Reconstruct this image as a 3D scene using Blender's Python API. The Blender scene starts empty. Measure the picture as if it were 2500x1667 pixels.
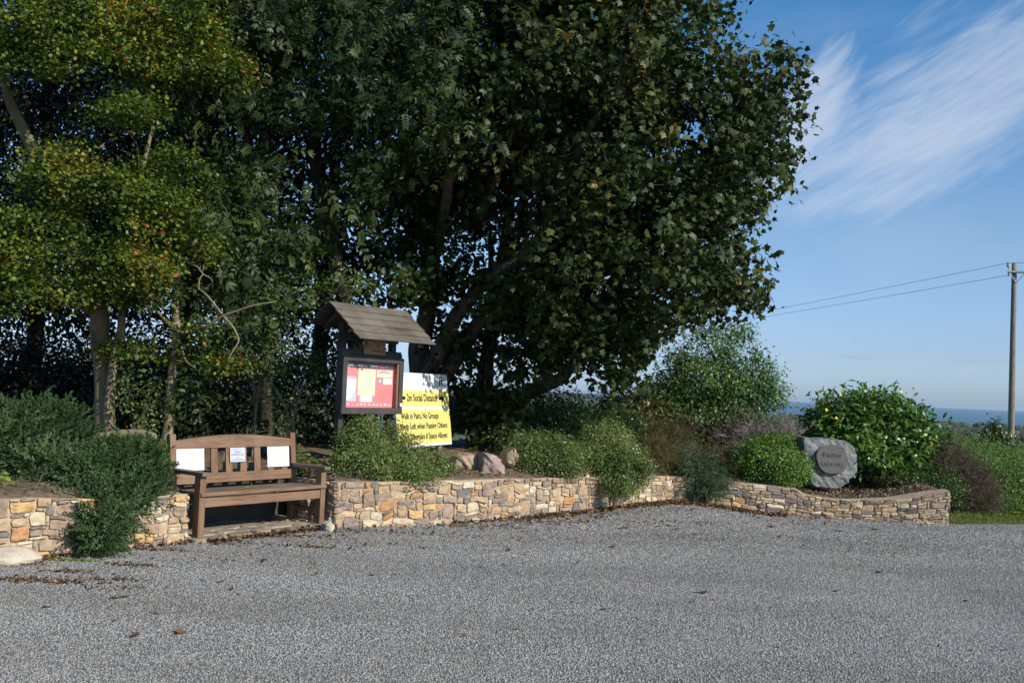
import bpy, bmesh, math, random
import numpy as np
from mathutils import Vector, Matrix
random.seed(7)
sc = bpy.context.scene
col = sc.collection
# ---------------------------------------------------------------- camera
F = 2430.0; PITCH = math.radians(2.66); ROLL = math.radians(2.31); EYE = 1.55
fw = np.array([0, math.cos(PITCH), math.sin(PITCH)]); r0 = np.array([1.0, 0, 0]); u0 = np.cross(r0, fw)
rt = math.cos(ROLL)*r0 + math.sin(ROLL)*u0; up = -math.sin(ROLL)*r0 + math.cos(ROLL)*u0
cam = bpy.data.cameras.new('camera'); cam_o = bpy.data.objects.new('camera', cam); col.objects.link(cam_o)
cam.lens = 36*F/2500; cam.sensor_width = 36; cam.clip_start = 0.1; cam.clip_end = 200000
cam_o.matrix_world = Matrix([[rt[0], up[0], -fw[0], 0], [rt[1], up[1], -fw[1], 0], [rt[2], up[2], -fw[2], EYE], [0, 0, 0, 1]])
sc.camera = cam_o
CAM = np.array([0, 0, EYE])
def ray(x, y): return fw + (x-1250)/F*rt - (y-833.5)/F*up
def ground(x, y, z=0.0):
    d = ray(x, y); return CAM + d*((z-EYE)/d[2])
def at(x, y, Y):
    d = ray(x, y); return CAM + d*(Y/d[1])
# ---------------------------------------------------------------- world, sun, exposure
SUN_AZ = math.radians(52); SUN_EL = math.radians(30)      # azimuth measured from behind the camera towards its right
sdir = Vector((math.sin(SUN_AZ)*math.cos(SUN_EL), -math.cos(SUN_AZ)*math.cos(SUN_EL), math.sin(SUN_EL)))
w = bpy.data.worlds.new('World'); sc.world = w; w.use_nodes = True
nt = w.node_tree; nt.nodes.clear()
def wn(t, **k):
    n = nt.nodes.new(t)
    for a, b in k.items(): setattr(n, a, b)
    return n
sky = wn('ShaderNodeTexSky', sky_type='NISHITA', sun_disc=False)
sky.sun_elevation = SUN_EL; sky.sun_rotation = math.atan2(sdir.x, sdir.y); sky.altitude = 90; sky.air_density = 1.0; sky.dust_density = 0.6; sky.ozone_density = 2.2
bg = wn('ShaderNodeBackground'); bg.inputs[1].default_value = 0.098
outw = wn('ShaderNodeOutputWorld')
tcw = wn('ShaderNodeTexCoord'); sepw = wn('ShaderNodeSeparateXYZ'); nt.links.new(tcw.outputs['Generated'], sepw.inputs[0])
def wm(op, a, b=None, c=None):
    n = wn('ShaderNodeMath', operation=op)
    for i, v in enumerate((a, b, c)):
        if v is None: continue
        if isinstance(v, (int, float)): n.inputs[i].default_value = v
        else: nt.links.new(v, n.inputs[i])
    return n.outputs[0]
azn = wm('ARCTAN2', sepw.outputs[0], sepw.outputs[1]); eln = wm('ARCSINE', sepw.outputs[2])
def azel(x, y):
    d = ray(x, y); d = d/np.linalg.norm(d); return math.atan2(d[0], d[1]), math.asin(d[2])
def wnoise(ang, su, sv, scale, detail=5, rough=0.6, off=0.0, dist=0.0):
    c, s = math.cos(ang), math.sin(ang)
    U = wm('MULTIPLY', wm('ADD', wm('MULTIPLY', azn, c), wm('MULTIPLY', eln, s)), su)
    V = wm('MULTIPLY', wm('ADD', wm('MULTIPLY', azn, -s), wm('MULTIPLY', eln, c)), sv)
    cb = wn('ShaderNodeCombineXYZ'); nt.links.new(U, cb.inputs[0]); nt.links.new(V, cb.inputs[1]); cb.inputs[2].default_value = off
    n = wn('ShaderNodeTexNoise'); n.inputs['Scale'].default_value = scale; n.inputs['Detail'].default_value = detail; n.inputs['Roughness'].default_value = rough; n.inputs['Distortion'].default_value = dist
    nt.links.new(cb.outputs[0], n.inputs['Vector']); return n.outputs[0]
def wblob(px, py, a, b, ang):      # soft ellipse of cloud on the sky, radii in degrees
    a0, e0 = azel(px, py); c, s = math.cos(ang), math.sin(ang)
    A = wm('SUBTRACT', azn, a0); E = wm('SUBTRACT', eln, e0)
    U = wm('DIVIDE', wm('ADD', wm('MULTIPLY', A, c), wm('MULTIPLY', E, s)), math.radians(a))
    V = wm('DIVIDE', wm('ADD', wm('MULTIPLY', A, -s), wm('MULTIPLY', E, c)), math.radians(b))
    q = wm('ADD', wm('MULTIPLY', U, U), wm('MULTIPLY', V, V))
    return wm('MAXIMUM', wm('SUBTRACT', 1.0, q), 0.0)
def ramp_m(v, lo, hi):
    n = wn('ShaderNodeMapRange'); n.interpolation_type = 'SMOOTHSTEP'; nt.links.new(v, n.inputs[0]); n.inputs[1].default_value = lo; n.inputs[2].default_value = hi; return n.outputs[0]
AN = math.radians(24)
streak = wnoise(AN, 5, 26, 1.6, 6, 0.62, 0.3, 0.5); fine = wnoise(AN+0.12, 10, 80, 2.0, 5, 0.6, 2.0, 0.3)
st2 = wnoise(math.radians(58), 6, 20, 2.0, 6, 0.6, 5.0, 0.6)
mixn = wm('ADD', wm('MULTIPLY', streak, 0.70), wm('MULTIPLY', fine, 0.30))
b1 = wblob(2330, 290, 12.5, 4.3, AN); b2 = wblob(2480, 150, 8, 3.5, AN); b3 = wblob(1960, 310, 6.0, 2.8, math.radians(60)); b4 = wblob(2330, 30, 5, 1.5, AN); b5 = wblob(2080, 480, 7, 1.7, math.radians(14)); b6 = wblob(2150, 190, 4.5, .9, AN)
den1 = ramp_m(wm('ADD', mixn, wm('MULTIPLY', wm('MAXIMUM', b1, wm('MAXIMUM', b2, wm('MAXIMUM', wm('MULTIPLY', b6, .6), wm('MAXIMUM', wm('MULTIPLY', b4, .45), wm('MULTIPLY', b5, .9))))), 0.48)), 0.54, 1.12)
den2 = ramp_m(wm('ADD', wm('ADD', wm('MULTIPLY', st2, .7), wm('MULTIPLY', fine, .3)), wm('MULTIPLY', b3, 0.55)), 0.58, 1.15)
den = wm('MINIMUM', wm('MAXIMUM', den1, den2), 1.0)
veil = wm('MULTIPLY', ramp_m(wnoise(0.1, 3, 9, 1.5, 4, .5, 9.0, .4), .5, .85), .12)
den = wm('MAXIMUM', wm('MULTIPLY', den, 0.58), veil)
mxw = wn('ShaderNodeMixRGB'); mxw.inputs[2].default_value = (6.6, 7.1, 7.9, 1)
nt.links.new(den, mxw.inputs[0])
# the low grey cloud bank above the sea
lb = wm('MAXIMUM', wblob(2380, 882, 4.0, .42, 0.0), wblob(2090, 872, 2.4, .22, 0.0))
lown = wnoise(0.0, 6, 60, 3, 5, .6, 4.0, .4)
lowd = wm('MULTIPLY', ramp_m(wm('ADD', lown, wm('MULTIPLY', lb, .35)), .62, .95), .45)
mx2 = wn('ShaderNodeMixRGB'); mx2.inputs[2].default_value = (3.6, 4.4, 5.6, 1)
gam = wn('ShaderNodeMixRGB', blend_type='MULTIPLY'); gam.inputs[0].default_value = 1.0
gr = wn('ShaderNodeValToRGB'); ge = gr.color_ramp.elements; ge[0].position = 0.0; ge[0].color = (.77, 1.08, 1.80, 1); ge[1].position = .36; ge[1].color = (.49, 1.03, 1.37, 1); g3 = ge.new(.05); g3.color = (.81, .965, 1.46, 1); g4 = ge.new(.155); g4.color = (.92, 1.08, 1.28, 1); nt.links.new(wm('MAXIMUM', eln, 0.0), gr.inputs[0]); nt.links.new(gr.outputs[0], gam.inputs[2])
nt.links.new(sky.outputs[0], gam.inputs[1]); nt.links.new(gam.outputs[0], mxw.inputs[1]); nt.links.new(mxw.outputs[0], mx2.inputs[1]); nt.links.new(lowd, mx2.inputs[0])
nt.links.new(mx2.outputs[0], bg.inputs[0]); nt.links.new(bg.outputs[0], outw.inputs[0])
sun = bpy.data.lights.new('sun', 'SUN'); sun.energy = 5.0; sun.angle = math.radians(0.53); sun.color = (1.0, 0.93, 0.82)
sun_o = bpy.data.objects.new('sun', sun); col.objects.link(sun_o); sun_o.rotation_euler = sdir.to_track_quat('Z', 'Y').to_euler(); sun_o.location = (20, -20, 30)
sc.view_settings.view_transform = 'Standard'; sc.view_settings.look = 'None'; sc.view_settings.gamma = 1; sc.view_settings.exposure = 0.18
sc.cycles.transparent_max_bounces = 12; sc.cycles.max_bounces = 6; sc.cycles.diffuse_bounces = 3; sc.cycles.glossy_bounces = 2; sc.cycles.transmission_bounces = 3; sc.cycles.volume_bounces = 0

# ================================================================= helpers
def tag(o, label=None, cat=None, group=None, kind=None):
    if label: o['label'] = label
    if cat: o['category'] = cat
    if group: o['group'] = group
    if kind: o['kind'] = kind
    return o
def root(name, loc, label, cat, group=None, rz=0.0):
    o = bpy.data.objects.new(name, None); col.objects.link(o); o.location = Vector([float(v) for v in loc]); o.rotation_euler = (0, 0, rz); o.empty_display_size = .2
    return tag(o, label, cat, group)
def link(name, me, mat, parent=None):
    o = bpy.data.objects.new(name, me); col.objects.link(o)
    if mat is not None: me.materials.append(mat)
    if parent is not None: o.parent = parent
    return o
class MB:
    def __init__(s): s.v = []; s.f = []; s.a = []
    def add(s, vs, fs, a=0.5):
        b = len(s.v); s.v += [tuple(float(c) for c in v) for v in vs]; s.f += [tuple(i+b for i in f) for f in fs]; s.a += [a]*len(vs)
    def box(s, x0, x1, y0, y1, z0, z1, a=0.5, M=None):
        vs = [(x, y, z) for z in (z0, z1) for y in (y0, y1) for x in (x0, x1)]
        if M is not None: vs = [tuple(M @ Vector(v)) for v in vs]
        s.add(vs, [(0, 2, 3, 1), (4, 5, 7, 6), (0, 1, 5, 4), (2, 6, 7, 3), (0, 4, 6, 2), (1, 3, 7, 5)], a)
    def prism(s, poly, lift, a=0.5):       # poly: list of 3d points, lift: offset vector
        n = len(poly); P = [Vector(p) for p in poly]; L = Vector(lift)
        s.add([tuple(p) for p in P]+[tuple(p+L) for p in P], [tuple(range(n))[::-1], tuple(range(n, 2*n))]+[(i, (i+1) % n, n+(i+1) % n, n+i) for i in range(n)], a)
    def tube(s, pts, rad, n=6, a=0.5, cap=True):
        pts = [Vector(p) for p in pts]; k = len(pts); b = len(s.v); ref = Vector((0.3, 0.9, 0.2)).normalized()
        for i, p in enumerate(pts):
            t = (pts[min(i+1, k-1)]-pts[max(i-1, 0)])
            t = t.normalized() if t.length > 1e-9 else Vector((0, 0, 1))
            x = t.cross(ref)
            if x.length < 1e-3: x = t.cross(Vector((1, 0, 0)))
            x.normalize(); y = t.cross(x)
            r = rad[i] if hasattr(rad, '__len__') else rad
            for j in range(n):
                q = p + (x*math.cos(2*math.pi*j/n)+y*math.sin(2*math.pi*j/n))*r; s.v.append((q.x, q.y, q.z)); s.a.append(a)
        for i in range(k-1):
            for j in range(n): s.f.append((b+i*n+j, b+i*n+(j+1) % n, b+(i+1)*n+(j+1) % n, b+(i+1)*n+j))
        if cap: s.f.append(tuple(b+j for j in range(n))[::-1]); s.f.append(tuple(b+(k-1)*n+j for j in range(n)))
    def build(s, name, mat, parent=None, smooth=False, bevel=0, fix=True):
        me = bpy.data.meshes.new(name); me.from_pydata(s.v, [], s.f)
        at_ = me.attributes.new('rnd', 'FLOAT', 'POINT'); at_.data.foreach_set('value', s.a)
        if fix:
            bm = bmesh.new(); bm.from_mesh(me); bmesh.ops.recalc_face_normals(bm, faces=bm.faces); bm.to_mesh(me); bm.free()
        if smooth: me.shade_smooth()
        o = link(name, me, mat, parent)
        if bevel:
            m = o.modifiers.new('b', 'BEVEL'); m.width = bevel; m.segments = 2; m.limit_method = 'ANGLE'
        return o
def fast_mesh(name, V, Fc, k, rnd=None, smooth=False):
    """V (n,3), Fc flat loop indices with k per face"""
    me = bpy.data.meshes.new(name); n = len(V); m = len(Fc)//k
    me.vertices.add(n); me.vertices.foreach_set('co', np.asarray(V, np.float32).ravel())
    me.loops.add(m*k); me.loops.foreach_set('vertex_index', np.asarray(Fc, np.int32))
    me.polygons.add(m); me.polygons.foreach_set('loop_start', np.arange(m, dtype=np.int32)*k)
    try: me.polygons.foreach_set('loop_total', np.full(m, k, np.int32))
    except Exception: pass
    if rnd is not None:
        a = me.attributes.new('rnd', 'FLOAT', 'POINT'); a.data.foreach_set('value', np.asarray(rnd, np.float32))
    me.update(calc_edges=True)
    if smooth: me.shade_smooth()
    return me
def nrm(a): return a/np.maximum(np.linalg.norm(a, axis=-1, keepdims=True), 1e-9)
# leaf templates: verts (k,3), triangles
def fan(outline, c, curve=0.15, ycurve=0.0):
    P = np.array([c]+outline, float); z = -curve*np.abs(P[:, 0]) - ycurve*P[:, 1]**2
    V = np.column_stack([P, z]); n = len(outline)
    return V, np.array([(0, 1+i, 1+(i+1) % n) for i in range(n)])
half = [(.26, -.06), (.52, .10), (.36, .26), (.64, .52), (.30, .55), (.18, .68)]
SYC = fan([(0, 0)]+half+[(0, 1.0)]+[(-x, y) for x, y in half[::-1]], (0, .32), .22, .12)
small = [(.22, .1), (.42, .42), (.28, .5), (.34, .78)]
HAW = fan([(0, 0)]+[(.3, .25), (.42, .6)]+[(0, 1.0)]+[(-.42, .6), (-.3, .25)], (0, .45), .25)
OVAL = (np.array([(0, 0, 0), (.26, .3, .08), (.28, .65, .07), (0, 1, -.12), (-.28, .65, .07), (-.26, .3, .08), (0, .5, 0.)]), np.array([(6, 0, 1), (6, 1, 2), (6, 2, 3), (6, 3, 4), (6, 4, 5), (6, 5, 0)]))
LANCE = (np.array([(0, 0, 0), (.16, .35, .05), (.13, .7, .03), (0, 1, -.12), (-.13, .7, .03), (-.16, .35, .05)]), np.array([(0, 1, 5), (1, 2, 5), (2, 4, 5), (2, 3, 4)]))
RHOMB = (np.array([(0, 0, 0), (.3, .5, .08), (0, 1, -.05), (-.3, .5, .08)]), np.array([(0, 1, 2), (0, 2, 3)]))
def compound(pairs=5, lw=.06, ll=.33, droop=.28):
    V = []; T = []
    def leaflet(bx, by, ang):
        b = len(V); c, s = math.cos(ang), math.sin(ang)
        for (x, y) in ((0, 0), (lw, .4*ll), (lw*.7, .75*ll), (0, ll), (-lw*.7, .75*ll), (-lw, .4*ll)):
            X = bx+c*x+s*y; Y = by-s*x+c*y; V.append((X, Y, -droop*Y*Y-.18*abs(X)))
        T.extend([(b, b+1, b+5), (b+1, b+2, b+5), (b+2, b+4, b+5), (b+2, b+3, b+4)])
    for i in range(pairs):
        y = .15+.62*i/max(pairs-1, 1)
        for s in (-1, 1): leaflet(0, y, s*math.radians(62-6*i))
    leaflet(0, .74, 0)
    b = len(V); V.extend([(-.008, 0, 0), (.008, 0, 0), (.004, .76, -droop*.57), (-.004, .76, -droop*.57)]); T.extend([(b, b+1, b+2), (b, b+2, b+3)])
    return np.array(V), np.array(T)
def sprig(n=14, leaf=.28, wid=.028, ang=42, stem=.012):
    V = []; T = []
    for i in range(n):
        t = .12+.88*i/(n-1); ph = i*2.4; a = math.radians(ang*(1-.55*t)); L = leaf*(1-.35*t)
        d = np.array([math.cos(ph)*math.sin(a), math.cos(a), math.sin(ph)*math.sin(a)]); p = np.array([0, t, 0])
        sd = nrm(np.cross(d, [math.sin(ph), .2, -math.cos(ph)]))*wid
        b = len(V); V += [p-sd*.4, p+sd*.4, p+d*L*.6+sd, p+d*L, p+d*L*.6-sd]; T += [(b, b+1, b+2), (b, b+2, b+4), (b+2, b+3, b+4)]
    b = len(V); V += [np.array([-stem, 0, 0]), np.array([stem, 0, 0]), np.array([0, 1, 0])]; T.append((b, b+1, b+2))
    return np.array(V), np.array(T)
ASH = compound(); ASH2 = compound(3, .075, .36, .55); ROSE = compound(2, .12, .38, .15); LAV = sprig(15, .30, .040); NEED = sprig(16, .22, .026, 48)
def scatter(name, tmpl, pos, nor, tip, size, mat, parent=None, rnd=None, smooth=False):
    TV, TT = tmpl; n = len(pos); Z = nrm(np.asarray(nor, float)); T = np.asarray(tip, float); T = nrm(T-(T*Z).sum(1, keepdims=True)*Z); X = np.cross(T, Z)
    size = np.broadcast_to(size, (n,))
    V = pos[:, None, :] + size[:, None, None]*(TV[None, :, 0:1]*X[:, None, :]+TV[None, :, 1:2]*T[:, None, :]+TV[None, :, 2:3]*Z[:, None, :])
    k = len(TV); Fc = (TT[None]+(np.arange(n)*k)[:, None, None]).ravel()
    if rnd is None: rnd = np.random.rand(n)
    me = fast_mesh(name, V.reshape(-1, 3), Fc, 3, np.repeat(rnd, k), smooth)
    return link(name, me, mat, parent)

# ---------------------------------------------------------------- materials
def mat_new(name):
    m = bpy.data.materials.new(name); m.use_nodes = True; t = m.node_tree; t.nodes.clear(); return m, t
def N(t, typ, **k):
    n = t.nodes.new(typ)
    for a, b in k.items():
        if a.startswith('i_'): n.inputs[a[2:].replace('_', ' ')].default_value = b
        else: setattr(n, a, b)
    return n
def ramp(t, fac, stops, interp='LINEAR'):
    n = t.nodes.new('ShaderNodeValToRGB'); n.color_ramp.interpolation = interp; e = n.color_ramp.elements
    while len(e) < len(stops): e.new(.5)
    for el, (p, c) in zip(e, stops): el.position = p; el.color = (*c, 1)
    t.links.new(fac, n.inputs[0]); return n.outputs[0]
def leaf_mat(name, stops, rough=.45, trans=.22, spec=.4, tcol=None):
    m, t = mat_new(name); a = N(t, 'ShaderNodeAttribute', attribute_name='rnd')
    c = ramp(t, a.outputs['Fac'], stops)
    p = N(t, 'ShaderNodeBsdfPrincipled'); t.links.new(c, p.inputs['Base Color']); p.inputs['Roughness'].default_value = rough; p.inputs['Specular IOR Level'].default_value = spec
    tr = N(t, 'ShaderNodeBsdfTranslucent'); br = N(t, 'ShaderNodeMixRGB', blend_type='MULTIPLY'); br.inputs[0].default_value = 1; br.inputs[2].default_value = (*(tcol or (1.5, 1.7, .7)), 1); t.links.new(c, br.inputs[1]); t.links.new(br.outputs[0], tr.inputs[0])
    mx = N(t, 'ShaderNodeMixShader'); mx.inputs[0].default_value = trans; t.links.new(p.outputs[0], mx.inputs[1]); t.links.new(tr.outputs[0], mx.inputs[2])
    o = N(t, 'ShaderNodeOutputMaterial'); t.links.new(mx.outputs[0], o.inputs[0]); return m
def surf_mat(name, c1, c2, scale=8, rough=.8, bump=.3, stretch=(1, 1, 1), detail=6, spec=.3, c3=None, coord='Object', bdist=.01, attr=None, metal=0):
    m, t = mat_new(name); tc = N(t, 'ShaderNodeTexCoord'); mp = N(t, 'ShaderNodeMapping'); mp.inputs['Scale'].default_value = stretch; t.links.new(tc.outputs[coord], mp.inputs[0])
    n = N(t, 'ShaderNodeTexNoise', i_Scale=scale, i_Detail=detail, i_Roughness=.65); t.links.new(mp.outputs[0], n.inputs['Vector'])
    st = [(.3, c1), (.7, c2)] if c3 is None else [(.3, c1), (.52, c2), (.72, c3)]
    c = ramp(t, n.outputs[0], st)
    if attr:
        a = N(t, 'ShaderNodeAttribute', attribute_name='rnd'); hs = N(t, 'ShaderNodeHueSaturation'); t.links.new(c, hs.inputs['Color'])
        mr = N(t, 'ShaderNodeMapRange'); t.links.new(a.outputs['Fac'], mr.inputs[0]); mr.inputs[3].default_value = attr[0]; mr.inputs[4].default_value = attr[1]; t.links.new(mr.outputs[0], hs.inputs['Value']); c = hs.outputs[0]
    p = N(t, 'ShaderNodeBsdfPrincipled'); p.inputs['Roughness'].default_value = rough; p.inputs['Specular IOR Level'].default_value = spec; p.inputs['Metallic'].default_value = metal; t.links.new(c, p.inputs['Base Color'])
    if bump:
        b = N(t, 'ShaderNodeBump'); b.inputs['Strength'].default_value = bump; b.inputs['Distance'].default_value = bdist; t.links.new(n.outputs[0], b.inputs['Height']); t.links.new(b.outputs[0], p.inputs['Normal'])
    o = N(t, 'ShaderNodeOutputMaterial'); t.links.new(p.outputs[0], o.inputs[0]); return m
def flat_mat(name, c, rough=.6, spec=.4, metal=0):
    m, t = mat_new(name); tc = N(t, 'ShaderNodeTexCoord'); n = N(t, 'ShaderNodeTexNoise', i_Scale=30., i_Detail=4.); t.links.new(tc.outputs['Object'], n.inputs['Vector'])
    c0 = tuple(v*.9 for v in c); cc = ramp(t, n.outputs[0], [(.35, c0), (.65, c)])
    p = N(t, 'ShaderNodeBsdfPrincipled'); p.inputs['Roughness'].default_value = rough; p.inputs['Specular IOR Level'].default_value = spec; p.inputs['Metallic'].default_value = metal
    t.links.new(cc, p.inputs['Base Color']); o = N(t, 'ShaderNodeOutputMaterial'); t.links.new(p.outputs[0], o.inputs[0]); return m

G = lambda *s: [(a, b) for a, b in s]
M_syc = leaf_mat('sycamore_leaf', G((0, (.012, .020, .006)), (.45, (.030, .046, .011)), (.75, (.056, .076, .017)), (.9, (.11, .105, .028)), (1, (.21, .13, .04))), .5, .14, .25)
M_haw = leaf_mat('hawthorn_leaf', G((0, (.018, .034, .006)), (.35, (.055, .090, .011)), (.62, (.12, .16, .018)), (.82, (.22, .21, .022)), (.94, (.30, .13, .02)), (1, (.30, .05, .02))), .48, .25, .35)
M_ash = leaf_mat('ash_leaf', G((0, (.010, .020, .008)), (.5, (.030, .050, .014)), (.85, (.070, .095, .022)), (1, (.15, .15, .04))), .5, .18, .3)
M_dark = leaf_mat('dark_leaf', G((0, (.006, .011, .005)), (.6, (.014, .022, .009)), (1, (.035, .045, .016))), .5, .12, .4)  # near-black leaves: shade of the overhanging crowns put into the colour
M_lav = leaf_mat('grey_green_leaf', G((0, (.015, .032, .010)), (.5, (.042, .078, .026)), (.85, (.11, .16, .072)), (1, (.25, .30, .17))), .75, .12, .12, (1, 1.1, .7))
M_sage = leaf_mat('sage_leaf', G((0, (.040, .065, .014)), (.5, (.11, .155, .035)), (1, (.25, .28, .10))), .5, .2, .4)
M_rosem = leaf_mat('rosemary_leaf', G((0, (.020, .042, .016)), (.5, (.048, .085, .034)), (1, (.12, .16, .07))), .5, .1)
M_hebe = leaf_mat('hebe_leaf', G((0, (.05, .11, .015)), (.5, (.11, .20, .03)), (1, (.18, .27, .05))), .4, .2)
M_laurel = leaf_mat('laurel_leaf', G((0, (.025, .060, .008)), (.5, (.075, .150, .018)), (.9, (.16, .24, .035)), (1, (.26, .28, .05))), .36, .18, .45)
M_elder = leaf_mat('elder_leaf', G((0, (.03, .07, .018)), (.5, (.08, .15, .035)), (1, (.17, .23, .05))), .4, .28)
M_olive = leaf_mat('olive_leaf', G((0, (.03, .045, .012)), (.5, (.07, .085, .022)), (.85, (.13, .12, .03)), (1, (.24, .15, .04))), .45, .22)
M_privet = leaf_mat('privet_leaf', G((0, (.025, .05, .015)), (.5, (.06, .095, .022)), (1, (.12, .15, .035))), .42, .18, .4)
M_bramble = leaf_mat('bramble_leaf', G((0, (.05, .09, .018)), (.45, (.11, .19, .035)), (.8, (.18, .24, .06)), (1, (.30, .27, .12))), .5, .25)
M_heath = leaf_mat('heath_leaf', G((0, (.05, .042, .016)), (.5, (.10, .085, .026)), (1, (.17, .17, .045))), .7, .1)
M_brown = leaf_mat('dry_twig', G((0, (.05, .035, .022)), (.5, (.11, .08, .055)), (1, (.24, .19, .14))), .8, .05, .2, (1, 1, 1))
M_litter = leaf_mat('dead_leaf', G((0, (.05, .024, .012)), (.4, (.12, .062, .030)), (.75, (.22, .13, .065)), (.93, (.34, .25, .14)), (1, (.30, .32, .10))), .65, .12, .3, (1.1, 1, .8))
M_berry = flat_mat('berry_red', (.35, .02, .012), .35)
M_white_fl = leaf_mat('white_petal', G((0, (.55, .52, .36)), (1, (.72, .68, .55))), .6, .2, .2, (1, 1, 1))
M_red_fl = leaf_mat('red_petal', G((0, (.45, .03, .03)), (1, (.6, .10, .10))), .6, .2, .2, (1, 1, 1))
M_yellow_fl = leaf_mat('yellow_petal', G((0, (.75, .50, .02)), (1, (.85, .65, .05))), .6, .2, .2, (1, 1, .8))
M_blue_fl = leaf_mat('blue_petal', G((0, (.08, .07, .30)), (1, (.18, .15, .5))), .6, .2, .2, (1, 1, 1))
M_yel_leaf = leaf_mat('golden_leaf', G((0, (.30, .26, .02)), (1, (.55, .45, .03))), .5, .25)
M_bark = surf_mat('bark', (.10, .080, .055), (.24, .20, .14), 7, .85, .6, (1, 1, .35), bdist=.02)
M_bark_d = surf_mat('bark_dark', (.014, .012, .009), (.042, .036, .026), 6, .9, .6, (1, 1, .35), bdist=.02)
M_bark_p = surf_mat('bark_pale', (.085, .068, .040), (.22, .18, .11), 11, .85, .8, (1, 1, .3), c3=(.15, .16, .07), bdist=.015)
def wood_mat(name, d, l, sc_=1.0, along='x', rough=.6, grey=None):
    m, t = mat_new(name); tc = N(t, 'ShaderNodeTexCoord'); mp = N(t, 'ShaderNodeMapping')
    s = {'x': (1.2, 22, 22), 'y': (22, 1.2, 22), 'z': (22, 22, 1.2)}[along]; mp.inputs['Scale'].default_value = tuple(v*sc_ for v in s); t.links.new(tc.outputs['Object'], mp.inputs[0])
    n = N(t, 'ShaderNodeTexNoise', i_Scale=2.2, i_Detail=8., i_Roughness=.6, i_Distortion=.6); t.links.new(mp.outputs[0], n.inputs['Vector'])
    n2 = N(t, 'ShaderNodeTexNoise', i_Scale=3.0, i_Detail=3.); t.links.new(tc.outputs['Object'], n2.inputs['Vector'])
    c = ramp(t, n.outputs[0], [(.28, d), (.5, tuple((a+b)/2 for a, b in zip(d, l))), (.75, l)])
    a = N(t, 'ShaderNodeAttribute', attribute_name='rnd'); mr = N(t, 'ShaderNodeMapRange'); mr.inputs[3].default_value = .82; mr.inputs[4].default_value = 1.18; t.links.new(a.outputs['Fac'], mr.inputs[0])
    hs = N(t, 'ShaderNodeHueSaturation'); t.links.new(c, hs.inputs['Color']); t.links.new(mr.outputs[0], hs.inputs['Value']); c = hs.outputs[0]
    if grey:
        mr2 = N(t, 'ShaderNodeMapRange'); mr2.inputs[1].default_value = .42; mr2.inputs[2].default_value = .70; t.links.new(n2.outputs[0], mr2.inputs[0])
        mx = N(t, 'ShaderNodeMixRGB'); t.links.new(mr2.outputs[0], mx.inputs[0]); t.links.new(c, mx.inputs[1]); mx.inputs[2].default_value = (*grey, 1); c = mx.outputs[0]
    p = N(t, 'ShaderNodeBsdfPrincipled'); p.inputs['Roughness'].default_value = rough; p.inputs['Specular IOR Level'].default_value = .35; t.links.new(c, p.inputs['Base Color'])
    b = N(t, 'ShaderNodeBump'); b.inputs['Strength'].default_value = .35; b.inputs['Distance'].default_value = .004; t.links.new(n.outputs[0], b.inputs['Height']); t.links.new(b.outputs[0], p.inputs['Normal'])
    o = N(t, 'ShaderNodeOutputMaterial'); t.links.new(p.outputs[0], o.inputs[0]); return m
M_bx = wood_mat('stained_wood_rail', (.085, .044, .025), (.26, .150, .086), grey=(.22, .15, .10))
M_bz = wood_mat('stained_wood_post', (.115, .058, .032), (.26, .148, .082), along='z', grey=(.22, .145, .09))
M_bs = wood_mat('weathered_seat_wood', (.085, .055, .042), (.19, .13, .10), grey=(.17, .14, .12))
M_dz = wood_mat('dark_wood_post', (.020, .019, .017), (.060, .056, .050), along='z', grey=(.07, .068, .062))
M_dx = wood_mat('dark_wood_and_roof_shade', (.020, .018, .016), (.060, .054, .047), grey=(.07, .065, .06))
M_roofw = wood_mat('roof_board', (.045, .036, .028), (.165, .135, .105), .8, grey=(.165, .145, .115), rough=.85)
M_plq = wood_mat('plaque_wood', (.20, .10, .05), (.34, .19, .10))
M_polew = wood_mat('pole_wood', (.09, .078, .062), (.26, .225, .18), .35, along='z', grey=(.20, .20, .15), rough=.9)
M_stake = wood_mat('grey_stake', (.12, .11, .08), (.26, .24, .18), along='z')

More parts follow.
